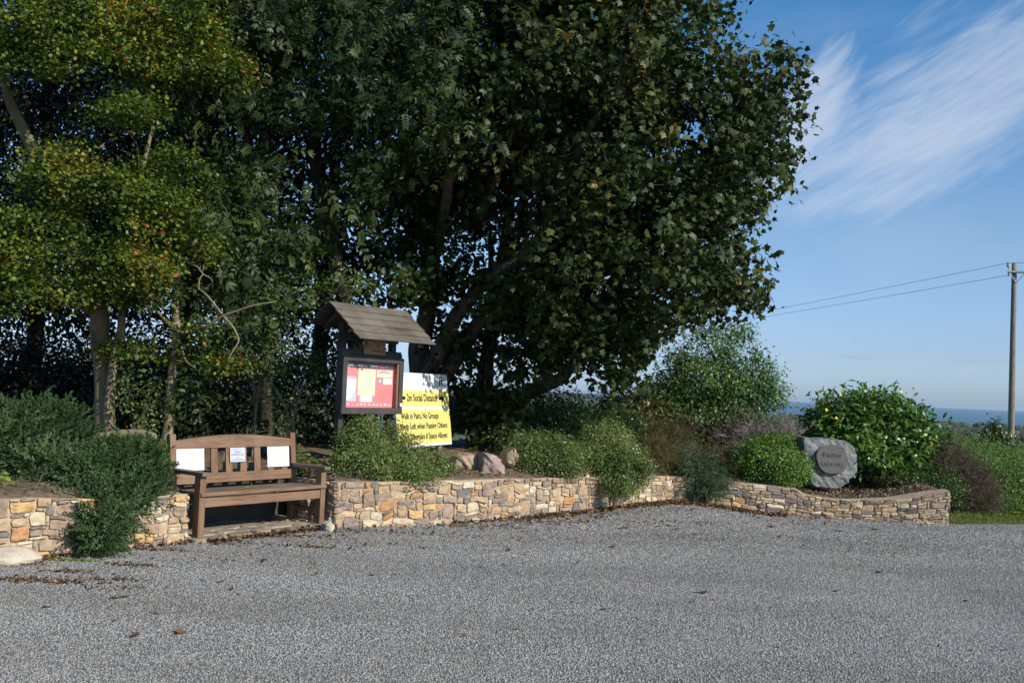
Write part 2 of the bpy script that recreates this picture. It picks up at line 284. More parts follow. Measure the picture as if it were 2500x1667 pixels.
# ================================================================= terrain
def sstep(x, a, b):
    t = np.clip((np.asarray(x, float)-a)/(b-a), 0, 1); return t*t*(3-2*t)
def vnoise(x, y, s, seed=0):       # cheap smooth value noise
    x = np.asarray(x, float)/s; y = np.asarray(y, float)/s; xi = np.floor(x).astype(int); yi = np.floor(y).astype(int); fx = x-xi; fy = y-yi; fx = fx*fx*(3-2*fx); fy = fy*fy*(3-2*fy)
    h = lambda a, b: (np.sin(a*127.1+b*311.7+seed*74.7)*43758.5453) % 1.0
    return (h(xi, yi)*(1-fx)+h(xi+1, yi)*fx)*(1-fy)+(h(xi, yi+1)*(1-fx)+h(xi+1, yi+1)*fx)*fy
def gz(x, y): return -0.10*sstep(x, 2.4, 4.0)*sstep(y, 4, 12)
SEA = -85.0
def terr(x, y):                     # the hill falling away to the coast
    x = np.asarray(x, float); y = np.asarray(y, float); r = np.hypot(x, y)
    z = -0.14 - 0.02*np.clip(r-13, 0, 1e9)**1.0*sstep(r, 13, 40)
    rr = np.array([0, 16, 40, 200, 500, 1000, 2000, 3500, 4600, 5200, 7000, 9e4]); zz = np.array([-.14, -.16, -1.0, -9.5, -20, -36, -58, -78, -82.5, -88, -110, -300])
    z = np.interp(r, rr, zz)
    z = z + (vnoise(x, y, 700, 3)-.5)*10*sstep(r, 400, 1500)*(1-sstep(r, 4300, 5000)) + (vnoise(x, y, 240, 5)-.5)*5*sstep(r, 200, 700)*(1-sstep(r, 4300, 5000))
    az = np.arctan2(x, y)            # a headland reaches farther out straight ahead
    hd = np.exp(-((az-.045)/.10)**2); z = z + hd*sstep(r, 3800, 6500)*(1-sstep(r, 9500, 11500))*60*(1+.3*(vnoise(x, y, 900, 8)-.5))
    return z
R = np.concatenate([[0.0], np.geomspace(6, 30, 14), np.geomspace(36, 34000, 60)]); A = np.linspace(0, 2*math.pi, 193)[:-1]
A = np.sort(np.concatenate([A, np.linspace(-.6, .6, 120) % (2*math.pi)])); nA = len(A)
gx = np.outer(R, np.sin(A)); gy = np.outer(R, np.cos(A)); gzv = terr(gx, gy)
V = np.stack([gx, gy, gzv], -1).reshape(-1, 3); Fq = []
for i in range(len(R)-1):
    j = np.arange(nA); k = (j+1) % nA
    Fq.append(np.stack([i*nA+j, (i+1)*nA+j, (i+1)*nA+k, i*nA+k], 1))
m, t = mat_new('hill_ground')
tc = N(t, 'ShaderNodeTexCoord'); vo = N(t, 'ShaderNodeTexVoronoi', i_Scale=.006); t.links.new(tc.outputs['Object'], vo.inputs['Vector'])
sepc = N(t, 'ShaderNodeSeparateColor'); t.links.new(vo.outputs['Color'], sepc.inputs[0])
fc = ramp(t, sepc.outputs[0], [(0, (.035, .06, .02)), (.35, (.06, .10, .03)), (.55, (.09, .13, .045)), (.75, (.05, .075, .025)), (1, (.15, .13, .06))], 'CONSTANT')
ns = N(t, 'ShaderNodeTexNoise', i_Scale=3.0, i_Detail=8.); t.links.new(tc.outputs['Object'], ns.inputs['Vector'])
mx = N(t, 'ShaderNodeMixRGB', blend_type='MULTIPLY'); mx.inputs[0].default_value = .6; t.links.new(fc, mx.inputs[1]); t.links.new(ramp(t, ns.outputs[0], [(.3, (.5, .5, .5)), (.7, (1.2, 1.2, 1.1))]), mx.inputs[2])
p = N(t, 'ShaderNodeBsdfPrincipled', i_Roughness=.95); t.links.new(mx.outputs[0], p.inputs['Base Color']); o = N(t, 'ShaderNodeOutputMaterial'); t.links.new(p.outputs[0], o.inputs[0])
M_ground = m
tag(link('ground', fast_mesh('ground', V, np.concatenate(Fq).ravel(), 4, smooth=True), M_ground), kind='structure')
# sea
m, t = mat_new('sea_water'); tc = N(t, 'ShaderNodeTexCoord'); mp = N(t, 'ShaderNodeMapping'); mp.inputs['Scale'].default_value = (.004, .05, 1); t.links.new(tc.outputs['Object'], mp.inputs[0])
n = N(t, 'ShaderNodeTexNoise', i_Scale=1.0, i_Detail=6.); t.links.new(mp.outputs[0], n.inputs['Vector'])
c = ramp(t, n.outputs[0], [(.35, (.040, .130, .180)), (.65, (.054, .158, .212))]); p = N(t, 'ShaderNodeBsdfPrincipled', i_Roughness=.55); p.inputs['Specular IOR Level'].default_value = .25; t.links.new(c, p.inputs['Base Color']); o = N(t, 'ShaderNodeOutputMaterial'); t.links.new(p.outputs[0], o.inputs[0])
rs = np.concatenate([[3000.0], np.geomspace(4000, 34000, 14)]); aa = np.linspace(-1.3, 1.3, 60)
V = np.stack([np.outer(rs, np.sin(aa)), np.outer(rs, np.cos(aa)), np.full((len(rs), len(aa)), SEA)], -1).reshape(-1, 3); na = len(aa); Fq = []
for i in range(len(rs)-1):
    j = np.arange(na-1); Fq.append(np.stack([i*na+j, (i+1)*na+j, (i+1)*na+j+1, i*na+j+1], 1))
tag(link('sea', fast_mesh('sea', V, np.concatenate(Fq).ravel(), 4), m), kind='structure')

# wall front lines (x, y, base z, height)
WR = [(*ground(px, py, 0)[:2], 0.0, h) for px, py, h in [(818, 1288, .475), (900, 1283, .47), (1000, 1280, .47), (1075, 1275, .47), (1260, 1261, .455), (1380, 1252, .44), (1450, 1245, .425), (1560, 1229, .38), (1640, 1223, .36)]]
WR += [(*at(px, py, Y), h) for px, py, Y, h in [(1720, 1230, 14.58, .37), (1780, 1240, 14.50, .38), (1860, 1250, 14.42, .395), (1940, 1255, 14.36, .37), (1965, 1256, 14.34, .29), (2040, 1260, 14.28, .25), (2100, 1265, 14.22, .26), (2200, 1271, 14.12, .31), (2316, 1279, 13.97, .455)]]
WL = [(-6.6, 6.2, 0, .5), (-5.0, 6.9, 0, .5)]+[(*ground(px, py)[:2], 0, h) for px, py, h in [(0, 1372, .50), (100, 1362, .49), (230, 1350, .46), (340, 1335, .44), (455, 1321, .44)]]
BY = .91; be = np.array([math.cos(BY), math.sin(BY)]); bb = np.array([-math.sin(BY), math.cos(BY)])       # bench axes
cR = np.array(WR[0][:2]); cL = np.array(WL[-1][:2])
allx = np.array([p[0] for p in WL+WR]); ally = np.array([p[1] for p in WL+WR]); allt = np.array([p[2]+p[3] for p in WL+WR])
def frontY(x): return np.interp(x, allx, ally)
def bedz(x, y):
    d = y-frontY(x); top = np.interp(x, allx, allt)-.03
    z = top+.035*np.clip(d-.3, 0, 3)+(vnoise(x, y, .5, 1)-.5)*.05+(vnoise(x, y, .17, 2)-.5)*.025
    z = z+.055*sstep(d, .11, .28); z = z+.03*sstep(x, -1.5, -.3)*(1-sstep(x, .6, 1.6))*sstep(d, .2, .9)
    z = z*(1-sstep(d, 5.5, 9))+terr(x, y)*sstep(d, 5.5, 9)-.05*sstep(d, 8, 9)
    return z
# gravel yard
def grid_mesh(name, xs, rows, y0f, y1f, zf, mat, keep=None):
    X = np.repeat(xs[:, None], rows+1, 1); tt = np.linspace(0, 1, rows+1)[None]; Y = y0f(X)*(1-tt)+y1f(X)*tt; Z = zf(X, Y)
    V = np.stack([X, Y, Z], -1).reshape(-1, 3); n = rows+1; i, j = np.meshgrid(np.arange(len(xs)-1), np.arange(rows), indexing='ij')
    Q = np.stack([i*n+j, (i+1)*n+j, (i+1)*n+j+1, i*n+j+1], -1).reshape(-1, 4)
    if keep is not None:
        cen = V[Q].mean(1); Q = Q[keep(cen[:, 0], cen[:, 1])]
    o = link(name, fast_mesh(name, V, Q.ravel(), 4, smooth=True), mat); return o
m, t = mat_new('grey_gravel'); tc = N(t, 'ShaderNodeTexCoord')
def vor(sc_, feat='F1', rnd=1.0):
    v = N(t, 'ShaderNodeTexVoronoi', feature=feat, i_Scale=sc_); t.links.new(wv, v.inputs['Vector']); return v
nw = N(t, 'ShaderNodeTexNoise', i_Scale=60., i_Detail=2.); t.links.new(tc.outputs['Object'], nw.inputs['Vector'])
va = N(t, 'ShaderNodeVectorMath', operation='SCALE'); va.inputs[3].default_value = .010; t.links.new(nw.outputs['Color'], va.inputs[0]); vb = N(t, 'ShaderNodeVectorMath', operation='ADD'); t.links.new(tc.outputs['Object'], vb.inputs[0]); t.links.new(va.outputs[0], vb.inputs[1]); wv = vb.outputs[0]
v1 = vor(50.); v2 = vor(110.); e1 = vor(50., 'DISTANCE_TO_EDGE')
s1 = N(t, 'ShaderNodeSeparateColor'); t.links.new(v1.outputs['Color'], s1.inputs[0]); s2 = N(t, 'ShaderNodeSeparateColor'); t.links.new(v2.outputs['Color'], s2.inputs[0])
mixv = N(t, 'ShaderNodeMath', operation='MULTIPLY_ADD'); t.links.new(s1.outputs[0], mixv.inputs[0]); mixv.inputs[1].default_value = .65; ml = N(t, 'ShaderNodeMath', operation='MULTIPLY'); t.links.new(s2.outputs[1], ml.inputs[0]); ml.inputs[1].default_value = .35; t.links.new(ml.outputs[0], mixv.inputs[2])
gc = ramp(t, mixv.outputs[0], [(.05, (.10, .098, .095)), (.3, (.18, .177, .172)), (.6, (.28, .277, .270)), (.85, (.40, .39, .375)), (1, (.54, .52, .48))])
er = ramp(t, e1.outputs['Distance'], [(0, (.25, .25, .25)), (.10, (1, 1, 1))])
mg = N(t, 'ShaderNodeMixRGB', blend_type='MULTIPLY'); mg.inputs[0].default_value = 1; t.links.new(gc, mg.inputs[1]); t.links.new(er, mg.inputs[2])
nb = N(t, 'ShaderNodeTexNoise', i_Scale=.7, i_Detail=6.); t.links.new(tc.outputs['Object'], nb.inputs['Vector'])
mg2 = N(t, 'ShaderNodeMixRGB', blend_type='MULTIPLY'); mg2.inputs[0].default_value = 1; t.links.new(mg.outputs[0], mg2.inputs[1]); t.links.new(ramp(t, nb.outputs[0], [(.3, (.84, .82, .80)), (.7, (1.10, 1.10, 1.10))]), mg2.inputs[2])
hgt = N(t, 'ShaderNodeMath', operation='SUBTRACT'); hgt.inputs[0].default_value = 1; t.links.new(v1.outputs['Distance'], hgt.inputs[1])
hs2 = N(t, 'ShaderNodeMath', operation='ADD'); t.links.new(hgt.outputs[0], hs2.inputs[0]); t.links.new(s1.outputs[1], hs2.inputs[1])
bp = N(t, 'ShaderNodeBump'); bp.inputs['Strength'].default_value = 1.0; bp.inputs['Distance'].default_value = .011; t.links.new(hs2.outputs[0], bp.inputs['Height'])
p = N(t, 'ShaderNodeBsdfPrincipled', i_Roughness=.75); t.links.new(mg2.outputs[0], p.inputs['Base Color']); t.links.new(bp.outputs[0], p.inputs['Normal']); o = N(t, 'ShaderNodeOutputMaterial'); t.links.new(p.outputs[0], o.inputs[0]); M_gravel = m
def gravelY(x):
    y = np.interp(x, np.append(allx, [7.42, 9.5, 14, 30]), np.append(ally, [14.33, 14.7, 15.2, 15.5])); return y+.12-.12*sstep(x, 6.15, 6.3)
def gzn(x, y): return gz(x, y)+(vnoise(x, y, .9, 4)-.5)*.018+(vnoise(x, y, 2.3, 6)-.5)*.02-.01
xs = np.concatenate([np.linspace(-30, -7, 24), np.linspace(-6.8, 9, 190), np.linspace(9.5, 30, 24)])
tag(grid_mesh('gravel_yard', xs, 150, lambda X: X*0-12., lambda X: gravelY(X), gzn, M_gravel), kind='structure')
M_chip = surf_mat('gravel_chip', (.21, .203, .190), (.355, .345, .325), 40, .8, .2, attr=(.48, 1.38), bdist=.002)
rg = np.random.RandomState(4); n = 300000; yy = 4.2+6.6*rg.rand(n)**1.25; xx = rg.uniform(-.62, .62, n)*(yy+1.2); OCT = (np.array([(0, 0, .42), (0, 0, -.42), (.62, .1, .05), (-.58, -.05, 0), (.08, .5, -.05), (-.05, -.55, .08)]), np.array([(0, 2, 4), (0, 4, 3), (0, 3, 5), (0, 5, 2), (1, 4, 2), (1, 3, 4), (1, 5, 3), (1, 2, 5)]))
kp = yy < np.interp(xx, allx, ally)-.03; xx, yy = xx[kp], yy[kp]; n = len(xx)
tag(scatter('gravel_stones', OCT, np.column_stack([xx, yy, gzn(xx, yy)+.001]), nrm(np.array([0, 0, 1.])+rg.normal(size=(n, 3))*.5), rg.normal(size=(n, 3)), rg.uniform(.007, .0155, n), M_chip, None, rg.rand(n)), 'loose angular grey gravel stones covering the yard', 'gravel', kind='stuff')
n = 230000; yy = rg.uniform(9.2, 15.0, n); xx = rg.uniform(-.60, .62, n)*(yy+1.0); kp = (yy < gravelY(xx)-.16) & (yy > 9.2+rg.rand(n)*2.2); xx, yy = xx[kp], yy[kp]; n = len(xx); TET = (np.array([(0, 0, .5), (.6, .1, 0), (-.4, .5, 0), (-.3, -.5, 0)]), np.array([(0, 1, 2), (0, 2, 3), (0, 3, 1)]))
tag(scatter('distant_gravel_stones', TET, np.column_stack([xx, yy, gzn(xx, yy)]), nrm(np.array([0, 0, 1.])+rg.normal(size=(n, 3))*.35), rg.normal(size=(n, 3)), rg.uniform(.010, .021, n), M_chip, None, rg.rand(n)), 'loose grey gravel farther off towards the stone wall', 'gravel', kind='stuff')
_t = M_chip.node_tree; _p = next(n for n in _t.nodes if n.type == 'BSDF_PRINCIPLED'); _src = _p.inputs['Base Color'].links[0].from_socket; _tc = N(_t, 'ShaderNodeTexCoord'); _mp = N(_t, 'ShaderNodeMapping'); _mp.inputs['Scale'].default_value = (.35, 1.1, 1); _mp.inputs['Rotation'].default_value = (0, 0, .5); _t.links.new(_tc.outputs['Object'], _mp.inputs[0])
_n = N(_t, 'ShaderNodeTexNoise', i_Scale=.9, i_Detail=5.); _t.links.new(_mp.outputs[0], _n.inputs['Vector']); _m = N(_t, 'ShaderNodeMixRGB', blend_type='MULTIPLY'); _m.inputs[0].default_value = 1; _t.links.new(_src, _m.inputs[1]); _t.links.new(ramp(_t, _n.outputs[0], [(.32, (.80, .77, .72)), (.5, (.98, .97, .96)), (.68, (1.14, 1.14, 1.15))]), _m.inputs[2]); _t.links.new(_m.outputs[0], _p.inputs['Base Color'])
# planting bed
M_soil = surf_mat('bed_soil', (.055, .038, .024), (.15, .105, .065), 14, .95, .9, c3=(.24, .18, .12), bdist=.03)
def keep(x, y):
    dx = x-cL[0]; dy = y-cL[1]; u = dx*be[0]+dy*be[1]; v = dx*bb[0]+dy*bb[1]; return ~((u > -.02) & (u < 1.75) & (v > -1.2) & (v < .86)) & (x > -60)
tag(grid_mesh('planting_bed', np.linspace(-9, 6.15, 160), 90, lambda X: np.where(X < allx[0], ally[0], frontY(X))+.1, lambda X: frontY(np.clip(X, allx[0], None))+9.0, bedz, M_soil, keep), kind='structure')

# ================================================================= stone walls
def stone_mat(name):
    m, t = mat_new(name); tc = N(t, 'ShaderNodeTexCoord'); a = N(t, 'ShaderNodeAttribute', attribute_name='rnd')
    c = ramp(t, a.outputs['Fac'], [(0, (.44, .33, .21)), (.14, (.32, .24, .175)), (.28, (.215, .175, .155)), (.42, (.38, .27, .175)), (.57, (.50, .42, .29)), (.69, (.27, .195, .145)), (.78, (.42, .22, .10)), (.83, (.52, .34, .15)), (.88, (.55, .48, .37)), (.95, (.16, .15, .15)), (1, (.30, .22, .18))], 'CONSTANT')
    n = N(t, 'ShaderNodeTexNoise', i_Scale=16., i_Detail=8., i_Roughness=.7, i_Distortion=.5); t.links.new(tc.outputs['Object'], n.inputs['Vector'])
    n2 = N(t, 'ShaderNodeTexNoise', i_Scale=6., i_Detail=3., i_Distortion=1.); t.links.new(tc.outputs['Object'], n2.inputs['Vector'])
    mx = N(t, 'ShaderNodeMixRGB', blend_type='MULTIPLY'); mx.inputs[0].default_value = 1; t.links.new(c, mx.inputs[1]); t.links.new(ramp(t, n.outputs[0], [(.3, (.55, .52, .52)), (.5, (.98, .96, .93)), (.7, (1.35, 1.28, 1.15))]), mx.inputs[2])
    mr = N(t, 'ShaderNodeMapRange'); mr.inputs[1].default_value = .58; mr.inputs[2].default_value = .68; mr.inputs[4].default_value = .5; t.links.new(n2.outputs[0], mr.inputs[0])
    m2 = N(t, 'ShaderNodeMixRGB'); t.links.new(mr.outputs[0], m2.inputs[0]); t.links.new(mx.outputs[0], m2.inputs[1]); m2.inputs[2].default_value = (.42, .30, .19, 1)
    p = N(t, 'ShaderNodeBsdfPrincipled', i_Roughness=.85); t.links.new(m2.outputs[0], p.inputs['Base Color'])
    b = N(t, 'ShaderNodeBump'); b.inputs['Strength'].default_value = .8; b.inputs['Distance'].default_value = .012; t.links.new(n.outputs[0], b.inputs['Height']); t.links.new(b.outputs[0], p.inputs['Normal'])
    o = N(t, 'ShaderNodeOutputMaterial'); t.links.new(p.outputs[0], o.inputs[0]); return m
M_stone = stone_mat('rubble_stone'); M_mortar = surf_mat('mortar', (.29, .225, .155), (.44, .35, .24), 20, .95, .6, bdist=.01)
def pack(W, H, seed, cell=.042):
    rng = random.Random(seed); nx = int(W/cell); ny = max(3, int(round(H/.026))); occ = np.zeros((nx, ny), bool); out = []
    def place(w, h, tries):
        for _ in range(tries):
            i = rng.randrange(0, nx-w+1); j = rng.randrange(0, ny-h+1)
            if not occ[i:i+w, j:j+h].any(): occ[i:i+w, j:j+h] = True; out.append((i, j, w, h))
    for w, h, k in ((4, 5, .012), (3, 4, .03), (5, 3, .04), (6, 2, .09), (4, 3, .06), (3, 3, .12), (5, 2, .13), (4, 2, .18), (4, 1, .10)): place(w, h, int(k*nx*ny*.35))
    for j in range(ny):
        i = 0
        while i < nx:
            if occ[i, j]: i += 1; continue
            w = 1
            while w < rng.choice((2, 3, 3, 4)) and i+w < nx and not occ[i+w, j]: w += 1
            h = 1
            while h < rng.choice((1, 2, 2, 2)) and j+h < ny and not occ[i:i+w, j+h].any(): h += 1
            occ[i:i+w, j:j+h] = True; out.append((i, j, w, h)); i += w
    return [(i/nx, j/ny, w/nx, h/ny) for i, j, w, h in out]
def stone_wall(label, front, back, seed, group):
    """front: list of (x,y,z,h) along the visible face incl. returns; back: list of (x,y) closing the plan"""
    P = np.array(front, float); seg = np.linalg.norm(np.diff(P[:, :2], axis=0), axis=1); S = np.concatenate([[0], np.cumsum(seg)]); W = S[-1]
    r = root('stone_wall', (P[len(P)//2][0], P[len(P)//2][1], P[len(P)//2][2]), label, 'wall', group); off = np.array(r.location)
    def pos(s, f, out):
        q = np.array([np.interp(s, S, P[:, k]) for k in range(4)]); e = .02; q1 = np.array([np.interp(min(s+e, W), S, P[:, k]) for k in range(2)]); q0 = np.array([np.interp(max(s-e, 0), S, P[:, k]) for k in range(2)])
        d = q1-q0; d /= np.linalg.norm(d)+1e-9; n = np.array([d[1], -d[0]])
        wob = .012*(vnoise(s, f*3, .25, seed)-.5)
        return np.array([q[0]+n[0]*(out+wob), q[1]+n[1]*(out+wob), q[2]-.04+(q[3]+.04)*f])-off
    mb = MB(); rng = random.Random(seed); Hm = P[:, 3].mean()
    for (u, v, a, b) in pack(W, Hm, seed):
        g = .0022; s0, s1, h0, h1 = u*W+g, (u+a)*W-g, v*Hm+g, (v+b)*Hm-g; cx, cy, rx, ry = (s0+s1)/2, (h0+h1)/2, (s1-s0)/2, (h1-h0)/2
        n = 12; pw = rng.uniform(4, 11); ring = []
        for k in range(n):
            an = 2*math.pi*k/n+.26; c, s = math.cos(an), math.sin(an); q = (abs(c)**pw+abs(s)**pw)**(-1/pw)*rng.uniform(.90, 1.02); ring.append((cx+rx*c*q, cy+ry*s*q))
        bul = rng.uniform(.006, .026); col_ = rng.random(); vs = []
        tx, ty = rng.uniform(-.25, .25), rng.uniform(-.35, .35)
        def W_(x, y):
            x2 = x+.050*(vnoise(x, y, .11, seed+1)-.5); y2 = y+.042*(vnoise(x, y, .14, seed+2)-.5); return min(max(x2, 0.002), W-.002), min(max(y2/Hm, 0.0), 1.0)
        def put(x, y, o):
            X, Y = W_(x, y); vs.append(pos(X, Y, o+(tx*(x-cx)+ty*(y-cy))*.5))
        for x, y in ring: put(x, y, -.012)
        for x, y in ring: put(cx+(x-cx)*.975, cy+(y-cy)*.965, bul*.75)
        for x, y in ring: put(cx+(x-cx)*.70, cy+(y-cy)*.68, bul*rng.uniform(.75, 1.25))
        put(cx, cy, bul*1.05)
        fs = [(k+o, (k+1) % n+o, (k+1) % n+o+n, k+o+n) for o in (0, n) for k in range(n)]+[(2*n+k, 2*n+(k+1) % n, 3*n) for k in range(n)]
        mb.add(vs, fs, col_)
    mb.build('stonework', M_stone, r, fix=True, smooth=False)
    # mortar core with a rough top
    fp = []; ns_ = int(W/.06)
    for s in np.linspace(0, W, ns_): fp.append(s)
    top = [pos(s, 1.0, -.004)+np.array([0, 0, .012*(vnoise(s, 0, .12, seed+9)-.5)]) for s in fp]; bot = [pos(s, 0, -.004)-np.array([0, 0, .08]) for s in fp]
    mm = MB(); n = len(fp); B = np.array(back, float); Bs = np.concatenate([[0], np.cumsum(np.linalg.norm(np.diff(B, axis=0), axis=1))]); Bs /= Bs[-1]
    # back line parametrised the same way so the top is a strip
    bt = []
    for i, s in enumerate(fp):
        u = s/W; x = np.interp(u, Bs, B[:, 0]); y = np.interp(u, Bs, B[:, 1]); h = np.interp(s, S, P[:, 2]+P[:, 3]); bt.append(np.array([x, y, h-.01])-off)
    bbm = [b-np.array([0, 0, b[2]+off[2]+.2]) for b in bt]
    vs = top+bot+bt+bbm; fs = []
    for i in range(n-1): fs += [(n+i, n+i+1, i+1, i), (i, i+1, 2*n+i+1, 2*n+i), (2*n+i, 2*n+i+1, 3*n+i+1, 3*n+i)]
    fs += [(0, 2*n, 3*n, n), (n-1, 2*n-1, 4*n-1, 3*n-1)]
    mm.add(vs, fs); mm.build('core', M_mortar, r)
    return r
nr = cR+bb*.72; rt_end = np.array(WR[-1][:2])
frontR = [(*nr, 0, .475)]+WR+[(rt_end[0]+.08, rt_end[1]+.32, -.1, .455)]
backR = [tuple(nr+be*.27)]+[(p[0]+dx, p[1]+.19) for p, dx in zip(WR, [.0]*2+[-.10]*5+[-.07, 0, .0, .0, .0, 0, 0, 0, 0, 0, -.03])]+[(rt_end[0]-.1, rt_end[1]+.34)]
backR[1] = tuple(cR+be*.27+bb*.1)
stone_wall('curving knee-high wall of tan, grey and rust rubble stone right of the bench', frontR, backR, 11, 'low rubble stone garden walls')
nl = cL+bb*.72
frontL = WL+[(*nl, 0, .44)]
backL = [(WL[0][0]-.1, WL[0][1]+.3)]+[(p[0]-.22, p[1]+.22) for p in WL[1:-1]]+[tuple(cL-be*.3+bb*.15), tuple(nl-be*.27)]
stone_wall('short low rubble wall left of the bench, partly hidden under a grey-green bush', frontL, backL, 23, 'low rubble stone garden walls')

# nook behind the bench: dark block wall, paving
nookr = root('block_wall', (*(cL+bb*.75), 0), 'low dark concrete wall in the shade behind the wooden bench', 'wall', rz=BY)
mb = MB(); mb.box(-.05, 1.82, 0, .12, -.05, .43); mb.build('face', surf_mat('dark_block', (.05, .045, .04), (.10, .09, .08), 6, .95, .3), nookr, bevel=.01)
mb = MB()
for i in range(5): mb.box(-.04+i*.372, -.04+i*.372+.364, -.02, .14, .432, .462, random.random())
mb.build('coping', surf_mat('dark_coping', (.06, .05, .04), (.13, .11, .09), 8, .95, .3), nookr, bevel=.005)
M_flag = surf_mat('flagstone', (.12, .10, .085), (.30, .25, .19), 7, .9, .6, c3=(.22, .20, .12), bdist=.012, attr=(.7, 1.35))
pv = root('stone_paving', (*cL, 0), 'leaf-strewn flat stone paving slab area under the bench', 'paving', rz=BY)
mb = MB(); rng = random.Random(5)
mb.box(0.02, 1.70, -.03, .74, -.05, .022); mb.build('bedding', M_mortar, pv)
mb = MB(); rows = [-.14, .03, .22, .42, .74]; uf = [(0.0, .0), (.35, .01), (.85, .01), (1.3, .0), (1.7, .0)]
for j in range(4):
    x = .02
    while x < 1.68:
        wd = min(rng.uniform(.22, .5), 1.70-x)
        if wd < .12: break
        y0, y1 = rows[j], rows[j+1]; pts = []
        for k in range(10):
            an = 2*math.pi*k/10+.3; c, s = math.cos(an), math.sin(an); q = (abs(c)**4+abs(s)**4)**(-.25)*rng.uniform(.9, 1.02); pts.append((x+wd/2+c*q*(wd/2-.008), (y0+y1)/2+s*q*((y1-y0)/2-.007), -.03))
        mb.prism(pts, (0, 0, .062+rng.uniform(-.006, .012)), rng.random()); x += wd
mb.build('flagstones', M_flag, pv, bevel=.006)

# ================================================================= rocks
def rock(name, label, cat, outline_px, Y, thick, mat, group=None, yaw=0.0, rough=.04, dome=.12, sub=14, lean=0.0, seed=1, child=None, zoff=0, crag=1.0):
    """boulder whose visible outline was measured from the photograph at its own distance; it has a real thickness"""
    pts = np.array([at(x, y, Y) for x, y in outline_px]); c = pts.mean(0); base = np.array([c[0], c[1], pts[:, 2].min()])
    L = [np.array([p[0]-c[0], p[2]-base[2]]) for p in pts]
    n0 = len(L); ring = []
    for i in range(n0):          # resample with a little roughness
        a, b = L[i], L[(i+1) % n0]
        for k in range(4):
            q = a+(b-a)*k/4; nr_ = np.array([-(b-a)[1], (b-a)[0]]); ring.append(q+nr_*(vnoise(i*4+k, seed, 1.3, seed)-.5)*.16)
    ring = np.array(ring); cc = ring.mean(0); n = len(ring); rng = np.random.RandomState(seed); vs = []; rad = np.abs(ring-cc).max()
    lv = [(1.0, thick*.96), (1.02, thick*.55), (1.0, thick*.12)]+[(f, 0) for f in np.linspace(.965, 0.06, sub)]
    for f, d in lv:
        for q in ring:
            p = cc+(q-cc)*f; z = d
            if d == 0:
                z = -dome*(1-f**2.2)*thick*2
                z += rough*((vnoise(p[0]+9, p[1]+3, .16, seed)-.5)*1.4+(vnoise(p[0]*1.3+p[1]*.9, p[1]*.5+3, .07, seed+3)-.5)*.7*crag+(vnoise(p[0], p[1], .035, seed+5)-.5)*.4)*min(1, (1-f)*9+.35)
            else: z += rough*.8*(vnoise(p[0]*3, p[1]*3, .3, seed+7)-.5)
            vs.append((p[0], z+p[1]*math.tan(lean), p[1]))
    fs = []
    for l in range(len(lv)-1):
        for i in range(n): fs.append((l*n+i, l*n+(i+1) % n, (l+1)*n+(i+1) % n, (l+1)*n+i))
    fs.append(tuple(range(n))); fs.append(tuple((len(lv)-1)*n+i for i in range(n))[::-1])
    mb = MB(); mb.add(vs, fs)
    o = mb.build(child or name, mat, None)
    if child is None:
        o.location = base+[0, 0, zoff]; o.rotation_euler = (0, 0, yaw); tag(o, label, cat, group); return o
    r = root(name, base, label, cat, group, rz=yaw); o.parent = r; return r
M_rock_t = surf_mat('boulder_tan', (.20, .14, .085), (.36, .27, .17), 9, .9, .7, c3=(.30, .25, .18), bdist=.015)
M_rock_p = surf_mat('boulder_purple', (.17, .115, .105), (.29, .215, .19), 8, .9, .7, c3=(.44, .36, .30), bdist=.015)
M_rock_g = surf_mat('boulder_grey', (.34, .28, .21), (.50, .43, .33), 7, .9, .6, c3=(.42, .39, .34), bdist=.015)
M_slate = surf_mat('grey_slate_stone', (.085, .092, .092), (.165, .175, .172), 7, .85, 1.0, (1, 1, 1.5), c3=(.25, .235, .21), bdist=.02)
M_disc = surf_mat('disc_slate', (.066, .062, .062), (.095, .090, .090), 10, .65, .15)
k = 4.126
z4 = lambda l: [(780+x/k, 960+y/k) for x, y in l]
rock('boulder', 'tan flat-topped boulder with a shadowed underside, left of the three above the wall', 'boulder', z4([(1340, 730), (1390, 640), (1500, 617), (1580, 622), (1612, 690), (1630, 830), (1480, 800), (1400, 850), (1345, 800)]), 12.45, .35, M_rock_t, 'boulders on the planting bed', .3, .05, seed=3)
rock('boulder', 'mottled purple-grey upright boulder, middle one of three above the wall', 'boulder', z4([(1622, 840), (1625, 680), (1650, 592), (1720, 610), (1800, 640), (1850, 670), (1885, 760), (1880, 830), (1760, 870)]), 12.35, .28, M_rock_p, 'boulders on the planting bed', .35, .05, seed=5)
rock('boulder', 'narrow pointed brown boulder beside the white-flowered shrub', 'boulder', z4([(1880, 800), (1855, 690), (1885, 610), (1960, 540), (1985, 590), (2020, 640), (2030, 800), (1960, 850)]), 12.8, .3, M_rock_t, 'boulders on the planting bed', .3, .05, seed=8)
rock('boulder', 'large smooth pale boulder on the gravel at the foot of the left wall', 'boulder', [(-60, 1350), (-20, 1338), (30, 1332), (60, 1340), (85, 1352), (100, 1368), (88, 1385), (40, 1392), (-30, 1390), (-62, 1378)], 7.98, .22, M_rock_g, None, .7, .03, dome=.35, seed=9)
rock('boulder', 'small pale stone at the right front corner of the bench paving', 'boulder', [(792, 1290), (795, 1278), (806, 1272), (817, 1282), (820, 1298), (805, 1304), (794, 1300)], 10.35, .10, M_rock_g, None, .7, .02, dome=.3, seed=12)
z7 = lambda l: [(1860+x/3.564, 900+y/3.564) for x, y in l]
SY = 14.72
